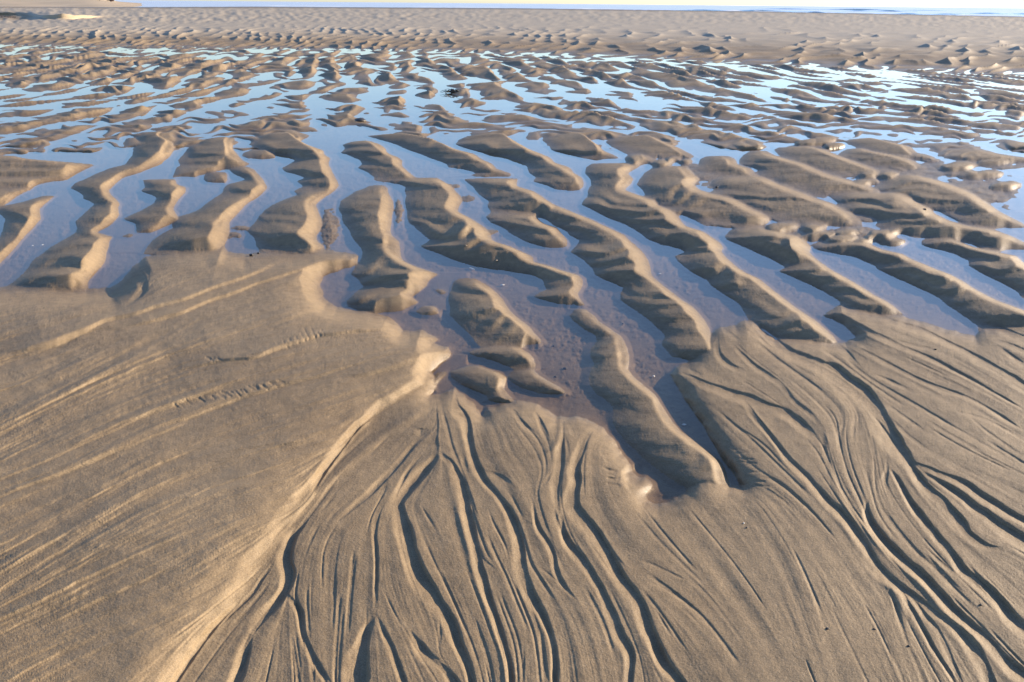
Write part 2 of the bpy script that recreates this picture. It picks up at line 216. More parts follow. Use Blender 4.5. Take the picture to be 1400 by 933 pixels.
# (channel line x, y, width), depth
CH = [
 ([(598,615,5),(605,622,7),(620,636,12),(632,665,16),(640,705,18),(652,755,16),(667,812,12),(684,862,10),(697,905,9),(700,940,9),(698,1000,9)],.009),
 ([(621,536,9),(623,556,14),(635,574,17),(642,600,14),(650,630,12),(665,660,10),(685,685,10),(699,703,11),(711,737,13),(715,776,15),(728,812,14),(741,841,11),(754,873,10),(760,906,9),(760,940,9),(765,1000,9)],.010),
 ([(727,682,4),(736,721,7),(753,750,9),(762,783,9),(775,805,6),(790,822,3)],.006),
 ([(766,700,5),(775,734,10),(801,770,12),(821,802,12),(837,838,13),(850,870,14),(863,896,14),(862,933,14),(858,980,14)],.010),
 ([(815,585,4),(806,592,9),(793,618,13),(787,637,15),(789,660,18),(786,690,22),(808,724,22),(827,753,20),(853,792,18),(876,828,16),(889,864,15),(903,897,15),(922,923,15),(945,955,15)],.013),
 ([(768,568,10),(767,600,12),(765,640,13),(761,680,10),(766,704,5)],.005),
 ([(599,620,6),(582,645,15),(562,668,19),(545,690,20),(556,727,24),(571,775,24),(594,815,20),(611,841,16),(627,877,14),(640,909,12),(648,940,12),(655,990,12)],.014),
 ([(585,592,8),(569,606,8),(543,636,8),(513,668,9),(495,685,8),(458,714,5)],.006),
 ([(527,682,8),(517,702,9),(513,730,6),(515,757,6),(515,792,6),(512,838,8)],.005),
 ([(512,838,7),(502,870,18),(493,905,28),(486,945,36),(480,1000,40)],.012),
 ([(513,838,5),(525,865,9),(538,890,10),(550,925,9),(562,960,9)],.007),
 ([(560,862,3),(575,884,13),(590,900,14),(602,905,6)],.012),
 ([(598,905,5),(612,918,11),(628,945,15),(645,985,15)],.009),
 ([(418,712,7),(400,738,12),(392,765,16),(397,790,17),(386,815,15),(362,842,15),(342,866,12)],.013),
 ([(344,866,10),(336,895,16),(322,935,20),(300,985,20)],.010),
 ([(330,820,4),(300,850,7),(281,873,10),(258,905,10),(239,935,10),(210,985,10)],.008),
 ([(375,770,3),(360,790,6),(345,812,6),(318,838,5),(290,868,3)],.004),
 ([(392,812,5),(409,834,9),(414,864,9),(424,890,9),(436,912,10),(452,938,10)],.008),
 ([(398,866,3),(402,890,6),(408,925,6),(410,960,6)],.004),
 ([(345,880,3),(335,905,6),(318,935,6)],.004),
 ([(425,890,3),(428,915,6),(430,945,6)],.003),
 ([(515,566,5),(498,578,9),(478,597,11),(456,625,12),(438,652,12),(427,676,7)],.011),
 ([(440,710,3),(428,735,5),(418,760,3)],.003),
 ([(470,690,3),(455,705,5),(442,722,3)],.003),
 ([(566,588,8),(578,590,14),(586,587,8)],.014),
 ([(594,596,6),(597,606,11),(595,618,8)],.010),
 ([(575,625,4),(560,642,6),(548,662,6),(540,680,5)],.005),
 ([(530,655,5),(524,672,8),(516,685,6)],.006),
 ([(700,558,4),(708,570,8),(720,583,9),(735,595,6)],.007),
 ([(728,560,4),(738,575,8),(745,590,9),(750,604,5)],.007),
 ([(690,556,3),(705,563,5),(716,574,4)],.004),
 ([(652,640,3),(672,648,9),(690,655,8),(705,668,3)],.005),
 ([(700,620,2),(712,632,4),(722,640,2)],.002),
 ([(756,640,3),(748,656,6),(740,666,5)],.005),
 ([(775,575,3),(783,590,6),(788,602,3)],.004),
 ([(770,590,3),(776,610,4),(778,625,3)],.003),
 ([(632,620,4),(636,640,9),(640,655,5)],.007),
 ([(665,690,2),(675,715,4),(690,745,4),(698,772,3)],.003),
 ([(655,760,2),(672,775,4),(682,785,2)],.003),
 ([(730,770,2),(750,785,4),(772,805,3)],.002),
 ([(560,870,2),(545,850,3),(530,820,3),(520,800,2)],.002),
 ([(565,740,2),(580,715,4),(588,702,3)],.0),
 ([(575,690,2),(588,712,5),(597,728,3)],.003),
 ([(600,840,2),(602,870,5),(597,895,4)],.003),
 ([(740,860,5),(742,890,9),(748,940,9)],.004),
 ([(715,880,3),(716,910,5),(714,940,5)],.003),
 ([(870,690,5),(884,708,8),(895,722,5)],.006),
 ([(880,790,2),(920,812,4),(960,840,3)],.002),
 ([(860,760,2),(900,775,4),(950,800,3)],.0015),
 # right-hand sheet
 ([(1030,443,4),(1040,450,9),(1063,470,13),(1093,489,17),(1131,503,25),(1164,523,30),(1190,548,30),(1206,572,28),(1218,596,27),(1240,622,20),(1254,646,12)],.013),
 ([(1240,628,9),(1262,660,14),(1290,688,18),(1312,712,20),(1326,732,16),(1350,748,10),(1372,750,5)],.010),
 ([(1248,632,6),(1285,648,10),(1322,664,13),(1350,682,14),(1380,702,11),(1420,722,10),(1480,745,10)],.009),
 ([(1262,646,5),(1300,668,9),(1335,694,12),(1366,717,14),(1405,742,15),(1460,778,15)],.010),
 ([(1015,545,4),(1032,568,9),(1050,592,8),(1068,614,7),(1090,640,9),(1112,662,11),(1135,687,13),(1156,708,14),(1180,744,15),(1206,782,16),(1232,805,13),(1278,836,13),(1318,868,16),(1342,904,18),(1358,935,18),(1380,980,18)],.010),
 ([(1230,804,5),(1250,840,7),(1268,872,7),(1284,900,7),(1312,940,7)],.006),
 ([(1240,812,4),(1262,838,7),(1282,862,7),(1300,902,8),(1320,945,8)],.005),
 ([(1215,800,3),(1225,830,5),(1238,870,5),(1243,882,3)],.005),
 ([(1186,682,4),(1184,692,8),(1192,716,11),(1222,752,13),(1262,788,13),(1302,832,13),(1342,868,14),(1378,904,16),(1405,928,16),(1450,965,16)],.011),
 ([(1216,640,3),(1230,660,8),(1254,700,10),(1286,738,13),(1305,762,13),(1322,784,15),(1362,818,17),(1402,860,17),(1450,905,17)],.010),
 ([(1275,712,3),(1280,725,6),(1290,742,5)],.005),
 ([(1322,770,3),(1345,796,8),(1370,825,10),(1400,850,10)],.007),
 ([(1262,745,2),(1290,772,5),(1320,800,4)],.003),
 ([(1212,625,3),(1212,645,6),(1209,662,9),(1216,674,4)],.006),
 ([(925,508,5),(960,522,10),(992,535,12),(1024,545,13),(1056,557,13),(1080,568,14),(1098,584,14),(1123,604,7)],.010),
 ([(935,500,3),(955,512,6),(972,518,5)],.006),
 ([(998,466,3),(1012,482,6),(1030,499,7),(1050,512,7),(1068,526,8),(1084,546,7),(1106,564,8),(1125,586,5)],.005),
 ([(1126,590,6),(1130,610,9),(1138,635,9),(1150,668,8),(1165,695,7),(1185,720,7)],.004),
 ([(1142,585,4),(1148,605,6),(1152,630,5)],.003),
 ([(1160,575,4),(1150,590,6),(1150,612,5)],.003),
 ([(1176,570,4),(1168,585,6),(1167,606,5)],.003),
 ([(1190,590,4),(1194,610,6),(1197,630,5)],.003),
 ([(981,456,6),(984,484,10),(999,500,9),(1018,507,5)],.009),
 ([(984,446,5),(1000,458,6),(1015,470,5)],.006),
 ([(1012,446,3),(1035,460,4),(1060,480,3)],.004),
 ([(1020,440,3),(1040,462,5),(1058,478,4)],.004),
 ([(1086,440,3),(1097,452,7),(1108,460,4)],.006),
 ([(1171,419,4),(1198,430,8),(1225,441,9),(1268,456,9),(1321,481,9),(1364,505,11),(1400,527,13),(1460,560,13)],.006),
 ([(1140,431,3),(1170,444,6),(1197,458,9),(1236,475,7),(1279,494,6),(1330,520,4),(1400,560,3)],.007),
 ([(1208,462,6),(1257,474,5),(1279,478,3)],.005),
 ([(1159,470,4),(1204,492,6),(1246,514,6),(1289,531,6),(1332,548,5),(1400,589,4)],.005),
 ([(1140,467,5),(1152,478,8),(1167,494,10),(1182,507,6)],.007),
 ([(1190,509,3),(1220,522,5),(1251,536,4)],.004),
 ([(1345,443,6),(1375,452,10),(1405,464,10),(1460,485,10)],.009),
 ([(1356,464,4),(1380,472,7),(1405,482,7),(1440,500,7)],.006),
 ([(1362,471,3),(1385,488,6),(1410,505,6)],.005),
 ([(1320,565,2),(1350,590,4),(1400,625,3)],.002),
 ([(1300,560,2),(1350,575,4),(1400,600,3)],.0025),
 ([(1060,680,2),(1080,700,4),(1098,720,2)],.002),
 ([(1025,660,5),(1045,668,6),(1070,685,6),(1095,710,3)],.004),
 ([(1030,650,2),(1065,660,5),(1110,700,4),(1140,735,2)],.003),
 ([(1002,580,2),(1040,605,4),(1085,650,3)],.0025),
 ([(1195,610,2),(1196,650,3),(1200,690,3)],.002),
 # left-hand sheet
 ([(205,588,2),(260,572,5),(330,546,7),(400,524,7),(440,514,5),(500,496,6),(560,478,5)],.0035),
 ([(0,668,2),(90,640,4),(170,600,4),(260,568,3)],.002),
 ([(170,450,3),(150,456,7),(140,452,3)],.007),
 ([(110,490,2),(122,484,6),(136,474,3)],.006),
 ([(70,478,3),(95,467,6),(112,458,4)],.006),
 ([(360,345,0),(362,340,0)],.0),
 ([(548,452,3),(520,453,5),(480,455,5),(455,458,4)],.007),
 ([(390,472,3),(410,463,5),(425,458,4),(446,455,4)],.004),
 ([(375,388,3),(385,384,8),(395,376,6),(410,372,4)],.006),
 ([(262,358,10),(283,355,20),(300,350,14)],.012),
 ([(276,365,6),(283,362,15),(288,350,8)],.010),
 ([(330,355,8),(338,364,18),(340,372,10)],.013),
 ([(188,368,8),(196,380,16),(198,395,12),(185,408,8),(172,418,4)],.010),
 ([(483,360,6),(486,352,12),(478,340,14)],.010),
]
# raised lines (levees, lips): x, y, width, height
LEV = [
 ([(600,616,6),(612,628,8),(622,655,9),(629,700,9),(642,757,9),(657,810,8),(676,864,7),(689,906,6),(692,950,6)],.004),
 ([(589,555,8),(560,572,10),(530,591,12),(489,624,13),(453,654,12),(425,680,10),(385,722,10)],.006),
 ([(766,566,6),(764,600,7),(758,612,8),(742,622,10),(735,628,6)],.006),
 ([(0,675,4),(40,660,6),(100,635,7),(150,612,7),(220,580,6),(300,548,6)],.003),
 ([(250,630,3),(330,612,6),(400,604,6),(450,600,6)],.0025),
 ([(0,762,4),(80,735,6),(200,690,6),(330,665,6),(400,655,5)],.002),
 ([(0,575,3),(60,540,5),(130,500,5),(200,462,4)],.002),
 ([(40,560,3),(120,520,5),(210,472,5),(280,430,4)],.002),
 ([(230,515,3),(300,500,5),(360,492,5),(420,478,4)],.002),
 ([(1020,550,5),(1045,585,7),(1075,625,8),(1110,668,8),(1150,714,8),(1190,770,8),(1225,812,8),(1240,850,6)],.004),
 ([(1128,585,4),(1134,625,7),(1148,675,8),(1175,716,8),(1215,758,8),(1255,795,8),(1300,845,8),(1350,890,8)],.004),
 ([(1170,500,6),(1195,535,6),(1212,565,6),(1190,600,0)],.0),
 ([(155,323,4),(172,323,5),(190,320,4)],.012),
 ([(600,540,4),(592,527,7),(600,515,8),(616,507,8)],.020),
 ([(590,395,4),(603,399,7),(618,402,6)],.014),
]
# small steps: line, height; the right-hand side going along is the low, sunlit side
ST = [
 ([(440,343),(380,360),(300,392),(230,415),(182,430),(140,440),(100,460),(60,474),(0,484)],.008,7,60),
 ([(452,356),(380,378),(300,407),(240,430),(200,441),(160,452)],.006,6,50),
 ([(480,412),(440,420),(400,432),(360,445)],.004,8,40),
 ([(548,452),(500,454),(450,458),(420,463),(380,478),(340,491),(290,495),(240,512)],.006,6,40),
 ([(500,498),(440,514),(380,530),(300,556),(200,600),(100,640),(0,680)],.004,8,50),
 ([(610,480),(560,495),(500,512),(440,520)],.004,9,50),
]

mm_v = mmpx(vv)
H = np.full((HH, WW), -0.014, np.float32)
H += 0.004 * fbm(uu / 60, vv / 35, 2, 91)
mm_v = mm_v.astype(np.float32)

# far megaripples (metric pattern on the flat)
def ground_xy(u, v, h=0):
    cu, cv = u - CX, v - CY
    p = math.cos(ROLL) * cu + math.sin(ROLL) * cv
    q = -math.sin(ROLL) * cu + math.cos(ROLL) * cv
    s = (math.sin(PITCH) + q / F * math.cos(PITCH))
    s = np.maximum(s, 1e-4)
    t = (CZ - h) / s
    return p / F * t, (math.cos(PITCH) - q / F * math.sin(PITCH)) * t

X, Y = ground_xy(uu, vv)
X = X.astype(np.float32); Y = Y.astype(np.float32)
az = math.atan((520 - CX) / F)
Xr = X - Y * math.tan(az)
S = np.log(np.maximum(Y, 1.0)).astype(np.float32)
Wc = np.where(Y < 13, S, math.log(13) + (1 - (13 / np.maximum(Y, 1)) ** 0.8) / 0.8).astype(np.float32)
def saw_lobes(per, wu, seed):
    ph = -Wc / per + 1.1 * perlin(uu / wu, Wc / (2.2 * per), seed) + 0.5 * perlin(uu / (0.45 * wu), Wc / (1.2 * per), seed + 1) + uu * 0.0035
    k = np.floor(ph); f = ph - k
    a = 0.60 + 0.35 * np.sin(k * 12.9898 + 4.1) + 0.6 * perlin(uu / wu + 3.3 * k, k * 1.7 + 0.5, seed + 2)
    g = np.where(f < 0.58, 0.5 - 0.5 * np.cos(math.pi * f / 0.58), 0.5 + 0.5 * np.cos(math.pi * (f - 0.58) / 0.42))
    return np.clip(a, 0.08, 1.3) * g - 0.28
def ripples(lam):
    lam = lam * (1.30 - 0.30 * sstep(9, 17, Y))
    ph = Xr / lam + 0.50 * fbm(X / (2.2 * lam) + 3, S / 0.28, 2, 5) + 0.22 * perlin(X / lam * 0.9, S / 0.075, 8)
    ph += 0.6 * perlin(X / 9.0, S / 0.5, 44)
    k = np.floor(ph); f = ph - k
    prof = np.where(f < 0.76, (f / 0.76) ** 0.8, (1 - f) / 0.24)
    br = perlin(k * 7.31 + 0.5, Wc / 0.060 + k * 3.7, 12)
    lob = saw_lobes(0.047, 50, 113)
    return prof, br, lob, k
prof, br, lob, kk = ripples(0.70)
wet_bias = 0.10 * perlin(uu / 330 + 4, S / 0.45, 61)
for (gx, gy, sx, sy, a) in ((610,152,150,13,-.030),(420,150,60,9,-.022),(130,150,90,7,-.010),(1050,118,200,12,-.006),(700,128,60,7,-.01),(450,118,200,10,.014),(150,100,160,12,.008),(1250,150,140,14,-.012),(60,175,60,9,-.016),(330,160,50,10,-.012),(800,198,40,14,-.012),(1330,215,70,18,.018),(1340,250,60,20,.02),(1050,195,90,12,-.004),(950,170,60,8,.006)):
    wet_bias = wet_bias + 0 + a / 0.042 * np.exp(-((uu - gx) / sx) ** 2 - ((vv - gy) / sy) ** 2)
far = 0.072 * (prof * (1 + 1.15 * br) - 0.43) + (0.072 - 0.026 * sstep(120, 170, vv)) * lob + 0.022 * wet_bias + 0.010 * sstep(150, 105, vv)
far = far * (0.75 + 0.25 * sstep(8, 16, Y)) * (1 - 0.30 * sstep(18, 30, Y)) * (1 - 0.16 * sstep(100, 130, vv) - 0.22 * sstep(140, 175, vv))
edge = 206 + 10 * perlin(uu / 60, vv * 0 + 2.5, 71) + 14 * np.exp(-((uu - 1300) / 130) ** 2) * 3.0
edge = edge - 22 * np.exp(-((uu - 480) / 90) ** 2) - 16 * np.exp(-((uu - 640) / 120) ** 2)
edge = np.where(uu < 150, edge + 5, edge)
edge = edge + 215 * sstep(1430, 1520, uu) + 170 * sstep(-40, -130, uu)
farmask = sstep(0, 1, (edge - vv) / 6.0)
H = np.where(farmask > 0, np.maximum(H, far * farmask - 0.018 * (1 - farmask)), H)

# lobes that cross every ridge
lobes = saw_lobes(0.072, 110, 31)
lobes2 = perlin(uu / 60, S / 0.03 + 0.004 * uu, 33)
fine_l = perlin(uu / 46, S / 0.012, 35)
ridge_cover = np.zeros((HH, WW), np.float32)
for rows, closed in RIDGES:
    A = np.array(rows, float)
    v0, v1 = int(math.ceil(A[0, 0])), int(math.floor(A[-1, 0]))
    vs = np.arange(v0, v1 + 1)
    def ip(c):
        y = np.interp(vs, A[:, 0], A[:, c])
        k = np.array([1, 2, 1]) / 4.0
        return np.convolve(np.pad(y, 1, mode='edge'), k, mode='valid')
    xl, xc, xr = ip(1), ip(2), ip(3)
    xr = np.maximum(xr, xc + 6)
    if closed and A[:, 2].mean() > 870 and A[-1, 0] < 345:      # the crowded ridges on the right
        xl = xl - 0.16 * (xr - xl); xr = xr + 5
    xl = np.minimum(xl, xc - 5)
    m = mmpx(vs)
    wdt = np.minimum(xr - xl, 110)
    wdt = np.convolve(np.pad(wdt, 6, mode='edge'), np.ones(13) / 13, mode='valid')
    hh = np.clip(0.160 * wdt * m, 0.018, 0.085)
    gsl = np.gradient(np.convolve(np.pad(xc, 4, mode='edge'), np.ones(9) / 9, mode='valid')) if len(xc) > 3 else np.zeros_like(xc)
    vth = np.where(gsl < -0.05, (xr - xc) / np.maximum(-gsl, 0.3), 99)
    cap = np.maximum(0.80 * vth * CZ / (vs - QH), 0.014)
    lim = np.minimum(hh, cap)
    hh = np.convolve(np.pad(lim, 3, mode='edge'), np.ones(7) / 7, mode='valid')
    tall = max(A[-1, 0] - A[0, 0], 1)
    top = np.clip((vs - v0 + 1.0) / min(9, 0.3 * tall + 2), 0, 1)
    hh = hh * np.sqrt(np.sin(top * math.pi / 2))
    if closed:
        room = (v1 - vs + 1.0) * 0.62 * CZ / (vs - QH)          # the end dips into the pool no steeper than wet sand can
        hh = hh * (1 - np.exp(-(room / hh) ** 1.0 * 1.25))
    else:
        bot = sstep(0, 20, v1 - vs + 0.0)
        hh = np.minimum(hh, 0.018) * (1 - bot) + hh * bot
    c0 = max(0, int(xl.min() - 40 - U0)); c1 = min(WW, int(xr.max() + 40 - U0))
    us = np.arange(U0 + c0, U0 + c1)[None, :]
    rr = slice(v0 - V0, v1 + 1 - V0); cc = slice(c0, c1)
    xl, xc, xr, hh, m = (q[:, None] for q in (xl, xc, xr, hh, m))
    n_ = lobes[rr, cc]
    t = (us - xl) / (xc - xl)
    s = (us - xc) / (xr - xc)
    tc = np.clip(t, 0, 1)
    lin_ = 0.58 - 0.30 * sstep(330, 520, vs[:, None])
    left = np.where(t >= 0, hh * (lin_ * tc + (1 - lin_) * (1 - (1 - tc) ** 2.1)), np.maximum(t * (xc - xl) * m * 0.28, -0.03))
    right = np.where(s <= 1, hh * (1 - np.clip(s, 0, 1)), -np.minimum((s - 1) * (xr - xc) * m * 0.45, 0.03))
    sr = np.clip(s, 0, 1)
    right = np.where(s <= 1, hh * (1 - sr - 0.09 * np.sin(2 * math.pi * sr)), right)
    prof_ = np.where(us < xc, left, right)
    bell = np.clip(prof_ / np.maximum(hh, 1e-4), 0, 1)
    prof_ = prof_ + np.where(us < xc, 1, np.clip(1 - s * 1.0, 0, 1)) * np.sqrt(bell) * hh * (0.30 * n_ + 0.07 * lobes2[rr, cc] + 0.03 * fine_l[rr, cc])
    # soft union
    a_ = H[rr, cc]
    H[rr, cc] = np.maximum(a_, prof_.astype(np.float32))
    ridge_cover[rr, cc] = np.maximum(ridge_cover[rr, cc], bell)

# mud between the ridges
for (gx, gy, sx, sy, a) in ((450,310,16,34,.017),(545,290,9,22,.015),(330,312,16,5,.014),(318,322,20,6,.014),(665,318,20,6,.016),(640,272,14,8,.014),(1035,282,30,8,.016),(1115,322,60,10,.02),(1060,315,40,8,.02),(1165,318,40,10,.02),(1205,325,25,7,.022),(620,255,14,5,.015)):
    b_ = a * np.exp(-(((uu - gx) / sx) ** 2 + ((vv - gy) / sy) ** 2)) * 1.35 - 0.0135 + 0.004 * fbm(uu / 9, vv / 5, 3, 77)
    H = np.maximum(H, b_)
for (gx, gy, sx, sy, a) in ((1080,255,120,22,.010),(1230,235,110,20,.010),(1180,290,120,16,.010),(1330,265,80,28,.010),(960,240,70,18,.008),(1010,290,50,18,.010),(1290,318,90,10,.008)):
    b_ = (a + 0.016) * np.exp(-(((uu - gx) / sx) ** 2 + ((vv - gy) / sy) ** 2)) - 0.0155 + 0.007 * fbm(uu / 24, Wc / 0.03, 2, 78)
    H = np.maximum(H, b_)
# knobbly hummocks between the right-hand ridges
rngk = np.random.RandomState(3)
for (gx, gy, sx, sy, a) in ((1068,312,22,7,.045),(1112,313,17,6,.045),(1118,323,24,6,.045),(1158,318,16,5,.04),(1150,327,20,6,.045),(1180,331,13,5,.04),(1204,323,20,8,.05),(1222,333,16,6,.045),(1225,317,12,5,.04),(1188,240,13,5,.05),(1213,240,14,5,.05),(1180,250,20,5,.04),(875,221,13,5,.045),(905,224,14,5,.045),(920,219,10,4,.05),(937,222,10,4,.045),(868,217,10,5,.045),(1105,196,16,4,.05),(1125,194,16,5,.05),(1140,200,14,4,.045),(1345,240,24,6,.05),(1375,255,20,6,.05),(1310,228,24,6,.05),(1360,222,22,5,.05)):
    r_ = np.sqrt(((uu - gx) / sx) ** 2 + ((vv - gy + 0.08 * (uu - gx)) / sy) ** 2) + 0.18 * perlin(uu / 14, vv / 6, 53)
    H = np.maximum(H, np.where(r_ < 1.3, a * np.sqrt(np.clip(1 - (r_ / 1.15) ** 2, 0, 1)) - 0.006, -1))

rb = blur(np.clip(ridge_cover * 4, 0, 1), 4) * sstep(200, 260, vv)
H = (H * (1 - rb) + blur(H, 7) * rb).astype(np.float32)
# the sand sheets
sd = poly_sd(LAND, 90.0)
wob = 2.2 * perlin(uu / 14, vv / 10, 21)
sdw = sd + wob * np.exp(-np.abs(sd) / 12)
soft_l = sstep(480, 420, uu) * sstep(440, 400, vv)
ramp = np.where(sdw > 0, 1 - np.exp(-sdw / (11.0 + 13.0 * soft_l)), -0.35 * (1 - np.exp(sdw / 8.0)))
land_h = 0.046 * ramp
land_h = land_h + 0.010 * sstep(0, 90, sd) * perlin(uu / 210, vv / 160, 41)
sl = poly_sd(LEFT, 90.0)
sl_w = sl + 1.6 * perlin(uu / 22, vv / 22, 22) + 4.5 * perlin(uu / 70, vv / 70, 23)
wd = 17 + 19 * sstep(560, 780, vv)
lift = 0.050 * (0.78 * sstep(-0.60, 0.42, sl_w / wd) + 0.22 * sstep(-0.2, 1.2, sl_w / wd)) * sstep(-5, 26, sd)
lift = lift * (0.75 + 0.25 * sstep(0, 60, sl))
land_h = land_h + np.where(sd > 0, lift, 0)
land_m = sstep(-10, 6, sd)
smooth_k = 0.006 + 0.016 * soft_l
dlt = np.clip(0.5 + 0.5 * (land_h - H) / smooth_k, 0, 1)
Hs = land_h * dlt + H * (1 - dlt) + smooth_k * dlt * (1 - dlt)
H = np.where(sd > -40, Hs, H).astype(np.float32)
land = (sd > -6)

# ------------------------------------------------------------------ flow direction over the sheets
samples = []
def add_dir(P, wgt=1.0):
    for i in range(0, len(P) - 1, 3):
        j = min(i + 3, len(P) - 1)
        d = P[j, :2] - P[i, :2]
        L = np.hypot(*d)
        if L > 1:
            samples.append((*(0.5 * (P[i, :2] + P[j, :2])), d[0] / L, d[1] / L, wgt))
HINT = [[(-100,885),(0,805),(100,740),(194,684),(290,645),(388,616),(456,601)],[(-60,750),(0,718),(121,660),(243,598),(340,560),(485,514)],[(-80,960),(0,907),(146,858),(267,815),(330,780)],[(-50,540),(40,520),(150,470),(260,440),(380,400)],[(-200,560),(0,480),(200,430),(440,345)],[(-200,760),(0,680),(150,615),(300,552),(560,478)],[(-200,900),(0,840),(150,770),(300,705),(390,680)],[(-100,1000),(100,880),(250,810),(330,765)],[(0,620),(120,560),(260,505),(420,470)],
        [(-50,600),(80,530),(200,470),(300,420)],[(900,700),(960,780),(1080,950)],[(880,740),(980,840),(1080,980)],[(1040,700),(1080,780),(1130,930)],[(1260,520),(1400,600),(1560,690)],[(1200,560),(1300,620),(1400,660)],
        [(1330,480),(1450,550)],[(680,600),(690,640),(720,700)],[(440,760),(440,850),(430,950)],[(480,760),(470,850),(460,950)],[(800,800),(830,860),(850,950)],[(700,830),(720,880),(725,950)],[(590,740),(620,800),(650,870)],[(930,520),(1000,580),(1060,640)],[(1220,850),(1240,900),(1260,960)]]
CHS = [(spline([(p[0], p[1], p[2] * 0.80) for p in pts]), dep * 0.88) for pts, dep in CH if dep > 0]
for P, dep in CHS:
    add_dir(P, 1.0)
for h_ in HINT:
    add_dir(spline(h_), 1.5)
Ssm = np.array(samples)
gx = np.arange(U0, U1 + 1, 10.0); gy = np.arange(V0, V1 + 1, 10.0)
GX, GY = np.meshgrid(gx, gy)
c2 = np.zeros_like(GX); s2 = np.zeros_like(GX)
for (x_, y_, dx_, dy_, w_) in Ssm:
    d2 = (GX - x_) ** 2 + (GY - y_) ** 2 + 150
    ww_ = w_ / d2 ** 1.5
    c2 += ww_ * (dx_ * dx_ - dy_ * dy_); s2 += ww_ * 2 * dx_ * dy_
def upsample(A):
    fx = np.clip((uu - U0) / 10, 0, A.shape[1] - 1.001); fy = np.clip((vv - V0) / 10, 0, A.shape[0] - 1.001)
    ix = fx.astype(int); iy = fy.astype(int); fx = fx - ix; fy = fy - iy
    return (A[iy, ix] * (1 - fx) + A[iy, ix + 1] * fx) * (1 - fy) + (A[iy + 1, ix] * (1 - fx) + A[iy + 1, ix + 1] * fx) * fy
nrm = np.hypot(c2, s2) + 1e-20
c2 = upsample(c2 / nrm); s2 = upsample(s2 / nrm)
ang = 0.5 * np.arctan2(s2, c2)
dX = np.cos(ang).astype(np.float32); dY = np.sin(ang).astype(np.float32)

LV0 = 330 - V0                              # streaks are only needed where the sheets are
def lic(noise, n, step):
    hN, wN = noise.shape
    dx = dX[LV0:]; dy = dY[LV0:]
    acc = noise.copy()
    yy0, xx0 = np.meshgrid(np.arange(hN, dtype=np.float32), np.arange(wN, dtype=np.float32), indexing='ij')
    for sgn in (1, -1):
        x = xx0.copy(); y = yy0.copy(); px = sgn * dx; py = sgn * dy
        for k in range(n):
            x = x + px * step; y = y + py * step
            xi = np.clip(np.rint(x).astype(np.int32), 0, wN - 1); yi = np.clip(np.rint(y).astype(np.int32), 0, hN - 1)
            wgt = 1.0 - k / n
            acc += wgt * noise[yi, xi]
            ddx = dx[yi, xi]; ddy = dy[yi, xi]
            sg = np.where(ddx * px + ddy * py < 0, -1.0, 1.0)
            px = ddx * sg; py = ddy * sg
    acc -= acc.mean(); acc /= acc.std()
    return acc
rng = np.random.RandomState(7)
nz = rng.randn(HH - LV0, WW).astype(np.float32)
st_fine = lic(blur(nz, 1), 26, 1.6)
st_mid = lic(blur(rng.randn(HH - LV0, WW).astype(np.float32), 9), 40, 2.4)
st_big = lic(blur(rng.randn(HH - LV0, WW).astype(np.float32), 60), 40, 3.5)
streak = np.zeros((HH, WW), np.float32); streak2 = np.zeros_like(streak)
mmS = mm_v[LV0:]
patch = np.clip(0.7 + 1.1 * perlin(uu / 120, vv / 80, 83), 0.1, 1.9)[LV0:]
onl = sstep(-4, 10, sl)[LV0:]                                    # the left sheet
onr = (sstep(1090, 1180, uu) * sstep(720, 560, vv))[LV0:]         # the combed upper part of the right sheet
sc_ = (mmS / 0.0025) ** 0.5
streak[LV0:] = (0.00016 + 0.00034 * onl + 0.00022 * onr) * patch * st_fine + (0.00022 + 0.00055 * onl + 0.0003 * onr) * patch * st_mid * sc_ + (0.0008 + 0.0002 * onl) * st_big * sc_
inl = sstep(2, 22, sd)
H += streak * inl

# steps, levees, channels
for pts, hgt, wid, dec in ST:
    P = spline(pts)
    r_ = line_field(P, dec * 2)
    if r_:
        win, d, s, t = r_
        n = len(P) - 1
        endt = np.clip(np.minimum(t, n - t) / 10.0, 0, 1)
        sdx = d * s + 2.0 * perlin(uu[win] / 45, vv[win] / 30, 301)
        hi = sstep(-wid * .5, wid * .5, sdx) * np.exp(-np.maximum(sdx, 0) / dec)
        H[win] += 2.1 * hgt * hi * endt * inl[win] * sstep(dec * 2, dec * 1.2, d)
for pts, hgt in LEV:
    if hgt == 0:
        continue
    P = spline(pts)
    r_ = line_field(P, 22)
    if r_:
        win, d, s, t = r_
        n = len(P) - 1
        wl = np.interp(t, np.arange(n + 1), P[:, 2])
        endt = np.clip(np.minimum(t, n - t) / 4.0, 0, 1)
        H[win] = np.where(hgt > 0.0095, np.maximum(H[win], hgt * endt * np.exp(-(d / (0.6 * wl)) ** 2) - 0.004 + 0 * d), H[win] + hgt * endt * np.exp(-(d / (0.6 * wl)) ** 2))
